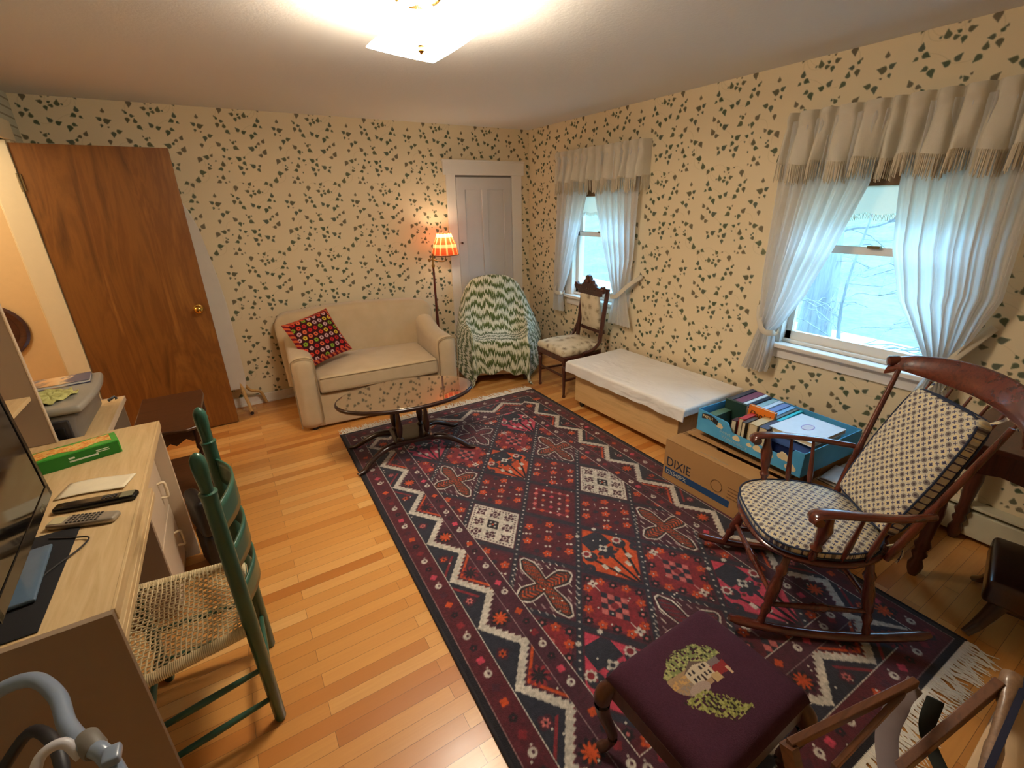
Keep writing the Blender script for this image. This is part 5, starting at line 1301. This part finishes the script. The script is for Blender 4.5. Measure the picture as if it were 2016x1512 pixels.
L(MB()).box(DX0, DX1 + .004, DA, DA + .018, 0, .752).build('side_panel', M_brn, dk, bevel=.001)
L(MB()).box(DX0, DX1 + .0, DB - .014, DB + .004, 0, .728).build('side_panel', M_pink, dk, bevel=.001)
L(MB()).box(DX0, DX0 + .015, DA + .018, DB - .014, .25, .728).build('back_panel', M_brn, dk)
L(MB()).box(DX0 + .10, DX1 - .004, DA + .03, 2.02, .625, .640).box(DX1 - .022, DX1 - .006, DA + .03, 2.02, .615, .66).build('keyboard_tray', M_lam, dk, bevel=.002)
L(MB()).box(DX0 + .04, DX1 - .055, 2.06, 2.075, .03, .728).build('pedestal_side', M_brn, dk)
L(MB()).box(DX0 + .04, DX1 - .055, 2.075, DB - .014, .03, .045).build('pedestal', M_brn, dk, bevel=.001)
M_hand = plain('cream_plastic_pull', S(226, 206, 170), .4)
for (z0, z1) in ((.34, .600), (.05, .33)):
    df_ = L(MB()).box(DX1 - .070, DX1 - .054, 2.082, DB - .022, z0, z1).build('drawer_front', M_pink, dk, bevel=.002)
    hz = z1 - .10; hy = 2.36
    L(MB()).tube(catmull([(DX1 - .054, hy, hz), (DX1 - .030, hy, hz + .004), (DX1 - .026, hy, hz - .02), (DX1 - .026, hy, hz - .05), (DX1 - .030, hy, hz - .072), (DX1 - .054, hy, hz - .07)], 18), .0055, 8, 1.3, (0, 1, 0)).build('handle', M_hand, df_)
# hutch
H1 = -.745
L(MB()).box(DX0, H1, DB - .016, DB, .752, 1.52).build('hutch_side', M_brn, dk, bevel=.001)
L(MB()).box(DX0, H1, DA, DA + .016, .752, 1.52).build('hutch_side', M_brn, dk, bevel=.001)
L(MB()).box(H1 - .001, H1 + .003, DB - .017, DB + .001, .752, 1.52).build('edge_band', M_pink, dk)
L(MB()).box(DX0, DX0 + .01, DA + .016, DB - .016, .752, 1.52).build('hutch_back', M_lam, dk)
L(MB()).box(DX0 + .01, H1 - .02, DA + .016, DB - .016, .950, .966).build('hutch_shelf', M_lam, dk, bevel=.001)
L(MB()).box(DX0, H1, DA, DB, 1.52, 1.538).build('hutch_top', M_lam, dk, bevel=.001)
# low side unit under the printer
su = thing('printer_stand', 'low laminate stand beyond the desk holding the grey printer', 'stand', (-.77, 2.81, 0))
S0, S1 = XL + .02, -.612
def L2(mb_): mb_.M = Matrix.Translation((.77, -2.81, 0)); return mb_
L2(MB()).box(S0, S1, 2.51, 3.135, .680, .70).build('top', M_lam, su, bevel=.002)
L2(MB()).box(S1 - .002, S1 + .006, 2.51, 3.139, .676, .702).box(S0, S1, 3.132, 3.139, .676, .702).build('edging', M_pink, su, bevel=.001)
L2(MB()).box(S0, S1 - .01, 2.515, 2.53, 0, .68).build('side_panel', M_brn, su)
L2(MB()).box(S0, S1 - .01, 3.11, 3.125, 0, .68).build('side_panel', M_brn, su)
L2(MB()).box(S0, S1 - .02, 2.53, 3.11, .30, .315).build('shelf', M_brn, su)
# printer
M_gry = plain('warm_grey_plastic', S(112, 106, 100), .4, .04, 6); M_dgry = plain('charcoal_plastic', S(46, 42, 42), .45, .05, 6); M_lgry = plain('light_grey_plastic', S(150, 144, 132), .35, .04, 6)
pr = thing('printer', 'grey multifunction printer with papers on its lid', 'printer', (-.79, 2.79, .702))
MB().rbox(.105, .255, .072, .02, 3, 5, lambda x, y, z: (x + (.02 if x > 0 and z > 0 else 0) * (z / .07), y, z), c=(0, 0, .072)).build('body', M_gry, pr)
MB().rbox(.135, .265, .018, .015, 3, 5, lambda x, y, z: (x + .025 * (1 - (y / .27) ** 2) * (x > 0), y, z), c=(.008, 0, .160)).build('scanner_lid', M_lgry, pr)
MB().box(-.09, .09, -.262, -.250, .02, .12).build('end_cover', M_dgry, pr, bevel=.008)
MB().box(.0, .07, -.268, -.258, .03, .09).build('socket_recess', plain('black_plastic', S(16, 15, 16), .4), pr, bevel=.004)
MB().tube([(.13, .24, .02), (.16, .25, .035), (.165, .25, .02)], .008, 8).build('power_plug', M_dgry, pr)
mg = thing('magazine', 'blue-edged magazine with an orange cover picture on the printer lid', 'magazine', (-.79, 2.93, .8815), .12)
M = Mat('magazine_cover', .3); x_, y_, z_ = M.sep(M.coord('Object')); M.color(M.ramp(M.math('ADD', M.math('MULTIPLY', x_, 3.), M.math('MULTIPLY', M.noise(M.coord(), 30, 2), .5)), [(.0, S(60, 84, 120)), (.12, S(216, 166, 110)), (.33, S(222, 190, 146)), (.42, S(52, 58, 100))]))
MB().box(-.10, .12, -.075, .075, .0, .003).box(-.10, .12, -.075, .075, .012, .014).box(-.10, .12, .072, .075, 0, .014).build('cover', M.m, mg)
MB().box(-.098, .119, -.073, .072, .003, .012).build('pages', plain('white_pages', S(226, 222, 212), .7), mg)
M_lace = plain('yellow_green_lace', S(196, 192, 120), .85, .25, 90, bump=.8, bscale=120)
rsn = random.Random(6)
def lacef(u, v):
    a = 2 * PI * u; r = .105 * v * (1 + .07 * math.sin(9 * a) + .05 * math.sin(4 * a + 1)) ; return (r * .85 * math.cos(a), r * 1.0 * math.sin(a), .007 + .006 * math.sin(26 * r * 6 + 3 * math.sin(2 * a)) * v + .003 * math.sin(11 * a))
o = MB().grid(lacef, 60, 16).build('lace_doily', M_lace, None, closed=False, smooth=180, solid=.002); o.location = (-.775, 2.70, .883)
tag(o, 'crumpled yellow-green lace doily on the printer lid', 'doily')

# ------------------------------------------------------------------ on the desk
M_blk = plain('gloss_black_plastic', S(14, 13, 14), .18, .05, 5); M_scr = Mat('dark_screen', .08, .6); M_scr.color(S(10, 9, 10)); M_scr = M_scr.m
tv = thing('monitor', 'black flat screen monitor on the desk', 'monitor', (-.632, 1.47, .7545), math.radians(4))
tm = MB(); tm.M = Tm((.045, 0, .30), (0, math.radians(-2), 0)); tm.box(-.022, .008, -.295, .295, -.205, .17).box(.008, .012, -.295, .295, -.205, -.170).box(.008, .012, -.295, .295, .150, .17).box(.008, .012, -.295, -.272, -.205, .17).box(.008, .012, .272, .295, -.205, .17)
tm.build('bezel', M_blk, tv, bevel=.003)
tm = MB(); tm.M = Tm((.045, 0, .30), (0, math.radians(-2), 0)); tm.box(.007, .0095, -.272, .272, -.170, .150).build('screen', M_scr, tv)
tm = MB(); tm.M = Tm((.045, 0, .30), (0, math.radians(-2), 0)); lettering('maker_mark', 'insignia', .016, plain('grey_mark', S(150, 140, 110), .4), tv, tm.M @ Matrix(((0, 0, 1, .0124), (1, 0, 0, .15), (0, 1, 0, -.193), (0, 0, 0, 1))), .0002)
MB().box(-.02, .01, -.03, .03, .0, .12).build('stand_neck', M_blk, tv, bevel=.003)
MB().rbox(.038, .125, .006, .005, 2, 4, c=(.025, .01, .008)).build('stand_base', plain('blue_glass_stand', S(84, 104, 124), .12), tv)
mt = MB().rbox(.110, .225, .0015, .0012, 2, 6, c=(0, 0, 0)).build('desk_mat', plain('black_felt_mat', S(20, 18, 20), .9, .1, 60), None); mt.location = (-.645, 1.47, .7525)
tag(mt, 'thin black mat under the monitor', 'mat')
def rc(name, lab, loc, rz, L_, W_, body, keys, rows, cols, keyc, cap):
    r = thing(name, lab, 'remote control', loc, rz)
    MB().rbox(L_ / 2, W_ / 2, .010, .009, 3, 6, lambda x, y, z: (x, y * (1 - .15 * (x / (L_ / 2)) ** 2), z), c=(0, 0, .010)).build('shell', body, r)
    MB().box(L_ / 2 - .045, L_ / 2 - .008, -W_ * .35, W_ * .35, .018, .0208).build('display_end', cap, r, bevel=.001)
    for i in range(rows):
        for j in range(cols): MB().rbox(.0035, .003, .0016, .001, 1, 1, c=(L_ / 2 - .060 - i * .011, (j - (cols - 1) / 2) * W_ * .22, .0208)).build('button', keyc, r)
    return r
M_sil = plain('silver_plastic', S(160, 148, 130), .3, .05, 8, metal=.3)
rc('remote_control', 'black remote control lying next to the paper on the desk', (-.512, 1.812, .7505), math.radians(-11), .225, .048, M_blk, None, 4, 2, plain('grey_button', S(70, 68, 68), .5), plain('olive_grey_end', S(120, 116, 92), .4))
rc('remote_control', 'silver remote control with many keys in front of the monitor', (-.528, 1.708, .7505), math.radians(160), .185, .052, M_sil, None, 8, 4, plain('dark_button', S(70, 62, 54), .5), plain('pale_display', S(190, 180, 140), .4))
o = MB().grid(lambda u, v: ((u - .5) * .20, (v - .5) * .105 + .01 * math.sin(3 * u), .003 + .006 * (1 - v) * u + .002 * math.sin(6 * u)), 12, 8).build('paper_sheet', plain('folded_white_paper', S(226, 214, 184), .8), None, closed=False, solid=.0015)
o.location = (-.535, 1.945, .7505); o.rotation_euler = (0, 0, -.22); tag(o, 'folded white paper between the snack box and the remotes', 'paper')
sb = thing('snack_box', 'green snack carton with an orange picture on top, on the desk', 'box', (-.628, 2.235, .7505), math.radians(15))
M_gb = plain('bright_green_card', S(60, 156, 52), .4, .12, 14); M_dg = plain('deep_green_card', S(26, 112, 30), .4, .08, 14)
MB().box(-.145, .125, -.05, .05, 0, .055).build('carton', M_gb, sb, bevel=.002)
MB().box(-.140, .120, -.0512, -.0502, .003, .050).build('front_print', M_dg, sb)
M = Mat('orange_food_picture', .45); M.color(M.ramp(M.noise(M.coord(), 60, 3, .7), [(.38, S(214, 108, 30)), (.5, S(232, 166, 78)), (.62, S(238, 206, 130)), (.7, S(110, 150, 60))]))
poly = [(-.125 + .23 * t, .034 + .006 * math.sin(9 * t)) for t in [k / 10 for k in range(11)]] + [(.105 - .23 * t, -.030 + .012 * math.sin(11 * t)) for t in [k / 10 for k in range(11)]]
MB().prism(poly, .0552, .0562).build('picture_print', M.m, sb)
mb = MB().box(-.03, .055, -.0518, -.0512, .018, .024).box(-.03, -.012, -.0518, -.0512, .030, .037).box(.05, .09, -.0518, -.0512, .034, .037).box(.05, .09, -.0518, -.0512, .027, .030)
mb.build('white_print', plain('white_print', S(206, 214, 196), .5), sb)
o = MB().tube(catmull([(-.60, 1.66, .757), (-.55, 1.63, .757), (-.50, 1.60, .758), (-.515, 1.55, .757), (-.57, 1.47, .757), (-.60, 1.38, .757)], 40), .0022, 6).build('cable', M_dgry, None); tag(o, 'thin dark cable curling over the black mat', 'cable')
# ------------------------------------------------------------------ dark end table by the wood door
M_et = wood('worn_dark_end_table', S(44, 24, 14), S(76, 46, 26), 0, .3, 1., .5)
et = thing('end_table', 'dark end table with a scalloped top between the desk and the wood door', 'table', (-.435, 3.13, 0))
MB().prism([(-.155, -.31), (-.09, -.33), (0, -.31), (.09, -.335), (.155, -.31), (.168, -.20), (.160, 0), (.168, .22), (.155, .325), (-.16, .325)], .545, .562).build('table_top', M_et, et, bevel=.006)
mb = MB(); ap = [(-.21, .545), (.21, .545), (.21, .47), (.16, .47), (.12, .49), (.04, .46), (0, .48), (-.04, .46), (-.12, .49), (-.16, .47), (-.21, .47)]
for yy in (-.28, .28):
    mb.M = Matrix(((.62, 0, 0, 0), (0, 0, 1, yy), (0, 1, 0, 0), (0, 0, 0, 1))); mb.prism(ap, -.008, .008)
for xx in (-.13, .13):
    mb.M = Matrix(((0, 0, 1, xx), (1.33, 0, 0, 0), (0, 1, 0, 0), (0, 0, 0, 1))); mb.prism(ap, -.008, .008)
mb.build('apron', M_et, et)
for sx in (-1, 1):
    for sy in (-1, 1): MB().turned((sx * .13, sy * .275, 0), (sx * .13, sy * .275, .545), [(0, .014), (.05, .02), (.1, .012), (.5, .018), (.66, .013), (.70, .024), (.74, .014), (.78, .024), (.82, .022), (1, .024)], 14).build('leg', M_mahogz, et)
MB().box(-.13, .13, -.27, .27, .13, .145).build('lower_shelf', M_et, et, bevel=.003)
o = thing('wooden_crate', 'small reddish brown wooden box on the floor behind the green chair', 'box', (-.235, 2.93, 0))
MB().box(-.16, -.055, -.26, -.10, 0, .10).build('body', wood('red_brown_box', S(92, 44, 24), S(120, 62, 34), 0, .5), o, bevel=.004)
MB().box(-.163, -.052, -.263, -.097, .10, .112).build('lid', wood('red_brown_lid', S(84, 40, 22), S(112, 58, 32), 0, .5), o, bevel=.003)
o = thing('black_case', 'rounded black case standing at the end of the desk behind the green chair', 'case', (-.335, 2.36, 0), .3)
MB().rbox(.03, .10, .10, .028, 4, 5, lambda x, y, z: (x, y, z), c=(0, 0, .30)).build('shell', plain('black_case', S(20, 16, 18), .4), o)
MB().rbox(.031, .08, .10, .028, 3, 4, c=(0, 0, .10)).build('lower_body', plain('black_case_lower', S(22, 18, 20), .45), o)

# ------------------------------------------------------------------ ironing board folded behind the wood door
ib = thing('ironing_board', 'folded ironing board with a white cover leaning behind the wood door', 'ironing board', (-.225, 4.335, 0))
M_cov = plain('white_board_cover', S(214, 204, 190), .9, .06, 10, bump=.4, bscale=9)
M_yel = wood('pale_beech_leg', S(186, 140, 78), S(212, 170, 106), 2, .5, 1., .1)
def bo(t): return interp(t, [(0, .185), (.05, .200), (.45, .195), (.6, .178), (.85, .13), (.95, .08), (1, .01)])
mb = MB(); pl = [(bo(t), .22 + 1.56 * t) for t in [k / 24 for k in range(25)]] + [(-bo(t), .22 + 1.56 * t) for t in [1 - k / 24 for k in range(1, 25)]]
mb.M = Tm((0, .02, 0), (math.radians(-1.5), 0, 0)) @ Matrix(((1, 0, 0, 0), (0, 0, 1, 0), (0, 1, 0, 0), (0, 0, 0, 1)))
mb.prism(pl, -.022, .012); mb.build('covered_board', M_cov, ib, bevel=.006)
MB().tube(catmull([(.15, .02, .30), (.155, .01, .24), (.165, -.02, .16), (.178, -.05, .09), (.185, -.075, .02)], 20), .014, 8, .8).build('front_leg', M_yel, ib)
MB().tube(catmull([(.15, .06, .30), (.17, .06, .25), (.215, .075, .17), (.285, .10, .13), (.315, .115, .02)], 20), .016, 8, .8).build('rear_leg', M_yel, ib)
MB().tube([(-.14, .02, .30), (-.145, -.02, .18), (-.14, -.055, .02)], .014, 8, .8).build('front_leg', M_yel, ib)
MB().turned((.185, -.09, .018), (.185, -.06, .018), [(0, .014), (1, .014)], 10).build('rubber_foot', plain('dark_rubber_foot', S(52, 34, 28), .7), ib)

# dark round thing on the hall wall
o = thing('round_mirror', 'dark round wooden frame seen through the doorway', 'wall frame', (-1.475, 4.615, .88))
mb = MB(); mb.M = Matrix.Rotation(PI / 2, 4, 'X'); mb.lathe([(.0, 0), (.19, 0), (.195, .012), (.18, .03), (.15, .026), (.14, .012), (0, .010)], 48); mb.build('frame', wood('dark_round_frame', S(50, 24, 14), S(76, 38, 22), 0, .4), o)

# ------------------------------------------------------------------ dark gateleg table behind the rocking chair
gt = thing('sewing_table', 'dark wooden side table with turned legs behind the rocking chair', 'table', (2.69, .10, 0))
MB().box(-.27, .27, -.42, .40, .70, .722).build('table_top', M_wal, gt, bevel=.004)
mb = MB(); ap = [(-.38, .70), (.38, .70), (.38, .60), (.30, .585), (.22, .605), (.10, .59), (0, .605), (-.10, .59), (-.22, .605), (-.30, .585), (-.38, .60)]
for xx in (-.245, .245): mb.M = Matrix(((0, 0, 1, xx), (1, 0, 0, 0), (0, 1, 0, 0), (0, 0, 0, 1))); mb.prism(ap, -.008, .008)
mb.M = Matrix(); mb.box(-.245, .245, -.39, -.375, .59, .70).box(-.245, .245, .365, .38, .59, .70); mb.build('apron', M_wal, gt, bevel=.002)
for sx in (-1, 1):
    for sy in (-1, 1): MB().turned((sx * .24, sy * .365 - .0, 0), (sx * .24, sy * .365, .70), [(0, .016), (.04, .026), (.08, .030), (.13, .018), (.17, .030), (.20, .020), (.24, .032), (.28, .022), (.5, .034), (.66, .024), (.70, .034), (.74, .022), (.78, .032), (1, .032)], 16).build('leg', M_wal, gt)
ds = thing('carved_stool', 'low dark carved stool with splayed feet at the right edge of the picture', 'stool', (2.47, .06, 0), .2)
MB().rbox(.19, .20, .05, .02, 3, 4, c=(0, 0, .22)).build('top', M_mahogz, ds)
for sx in (-1, 1):
    for sy in (-1, 1): MB().tube(catmull([(sx * .12, sy * .13, .19), (sx * .145, sy * .15, .12), (sx * .17, sy * .175, .05), (sx * .205, sy * .20, .012)], 12), [.035 - .018 * i / 12 for i in range(13)], 8, .8).build('leg', M_mahogz, ds)
MB().box(-.14, .14, -.15, .15, .12, .19).build('carved_skirt', M_mahogz, ds, bevel=.02)

# ------------------------------------------------------------------ wooden rack in the lower right corner
M_rack = wood('oiled_rack_wood', S(74, 42, 22), S(112, 68, 38), 0, .4, 1., .3)
M_rackp = wood('worn_pale_post', S(110, 82, 58), S(144, 112, 84), 2, .5)
qr = thing('folding_rack', 'wooden folding rack with round-ended posts in the lower right corner', 'rack', (1.15, .06, 0))
def Q(mb_): mb_.M = Matrix.Translation((-1.15, -.06, 0)); return mb_
Q(MB()).beam((.80, .235, .585), (1.165, .150, .600), .016, .022).build('rail', M_rack, qr, bevel=.002)
Q(MB()).beam((.86, .170, .55), (1.12, .155, .59), .012, .018).build('brace', M_rack, qr, bevel=.002)
Q(MB()).beam((1.30, .045, .62), (.98, .125, .40), .020, .030).build('rail', M_rack, qr, bevel=.002)
pst = Q(MB()).turned((1.03, -.015, .515), (1.335, .034, .628), [(0, .014), (.45, .016), (.5, .013), (.80, .013), (.84, .018), (.9, .018), (.92, .022), (1, .020)], 14).build('post', M_rackp, qr)
Q(MB()).beam((.98, .125, .40), (.95, -.10, .0), .02, .03).beam((1.30, .045, .62), (1.36, -.25, .0), .02, .03).beam((.80, .235, .585), (.76, -.05, 0.009), .02, .03).build('leg', M_rack, qr)
sash_ = MB().tube(catmull([(1.175, .150, .585), (1.155, .160, .50), (1.10, .150, .47), (1.02, .11, .46), (.95, .05, .45)], 24), .022, 8, .16, (0, 0, 1)).build('cloth_strap', plain('grey_brown_webbing', S(120, 106, 104), .9), None)
s2_ = MB().tube(catmull([(1.215, .115, .545), (1.19, .105, .47), (1.15, .06, .44), (1.10, .0, .43)], 20), .016, 8, .2, (0, 0, 1)).build('cloth_strap', plain('dark_green_webbing', S(38, 42, 36), .9), None)
tag(s2_, 'dark green-black strap hanging beside the grey one on the wooden rack', 'strap')
tag(sash_, 'grey-brown cloth strap hanging over the wooden rack', 'strap')
pb = thing('picture_board', 'cream mount board leaning beside the wooden rack at the right edge', 'board', (1.40, -.03, 0))
mb = MB(); mb.M = Matrix.Translation((-1.40, .03, 0))
mb.add([(1.37, .035, .61), (.97, .020, .47), (.99, -.12, .38), (1.42, -.10, .52)], [(0, 1, 2, 3)]); mb.build('mount', plain('cream_mount', S(222, 190, 150), .8), pb, solid=.006, closed=False)
mb = MB(); mb.M = Matrix.Translation((-1.40, .03, 0)); mb.beam((1.385, .018, .652), (.985, -.008, .505), .012, .02).beam((1.385, .018, .64), (1.42, -.15, .0), .015, .02).build('frame_edge', plain('blue_black_frame', S(40, 46, 70), .3), pb)

# ------------------------------------------------------------------ bent tube frame in the lower left corner
tf = thing('tube_frame', 'bent blue-grey tube with a grey clamp and a white hook in the lower left corner', 'frame', (-.30, .60, 0))
def TF(mb_): mb_.M = Matrix.Translation((.30, -.60, 0)); return mb_
M_tube = plain('blue_grey_plastic_tube', S(124, 138, 158), .3, .05, 8, coat=.3); M_clamp = plain('grey_clamp', S(112, 106, 98), .5); M_hookw = plain('white_plastic_hook', S(196, 194, 198), .35)
TF(MB()).tube(catmull([(-.66, 1.00, .60), (-.62, 1.03, .74), (-.54, 1.035, .80), (-.475, 1.018, .815), (-.428, .955, .81), (-.403, .885, .80), (-.368, .825, .80), (-.335, .785, .79), (-.30, .70, .70), (-.28, .62, .40), (-.28, .60, .012)], 60), .0135, 14).build('bent_tube', M_tube, tf)
TF(MB()).tube([(-.66, 1.00, .60), (-.66, .98, .012)], .0135, 12).build('tube_leg', M_tube, tf)
TF(MB()).turned((-.372, .842, .80), (-.352, .806, .797), [(0, .016), (.1, .018), (.9, .018), (1, .016)], 16).build('clamp', M_clamp, tf)
TF(MB()).tube(catmull([(-.375, .815, .79), (-.395, .835, .815), (-.425, .83, .81), (-.435, .80, .775), (-.43, .78, .74)], 20), .0085, 10).build('hook', M_hookw, tf)
TF(MB()).rbox(.013, .016, .009, .006, 2, 3, c=(-.325, .775, .805)).build('clip_knob', M_tube, tf)
TF(MB()).beam((-.44, .79, .76), (-.50, .72, .60), .028, .04).build('cream_bracket', plain('cream_bracket', S(170, 156, 120), .5), tf, bevel=.006)
TF(MB()).tube(catmull([(-.56, .98, .66), (-.50, .99, .72), (-.45, .93, .73), (-.43, .86, .70), (-.44, .80, .60)], 20), .011, 8).build('dark_hose', plain('dark_rubber_hose', S(40, 36, 38), .5), tf)
TF(MB()).tube([(-.52, .93, .70), (-.60, .90, .52)], .010, 8).build('cream_bar', plain('cream_bar', S(150, 138, 112), .5), tf)
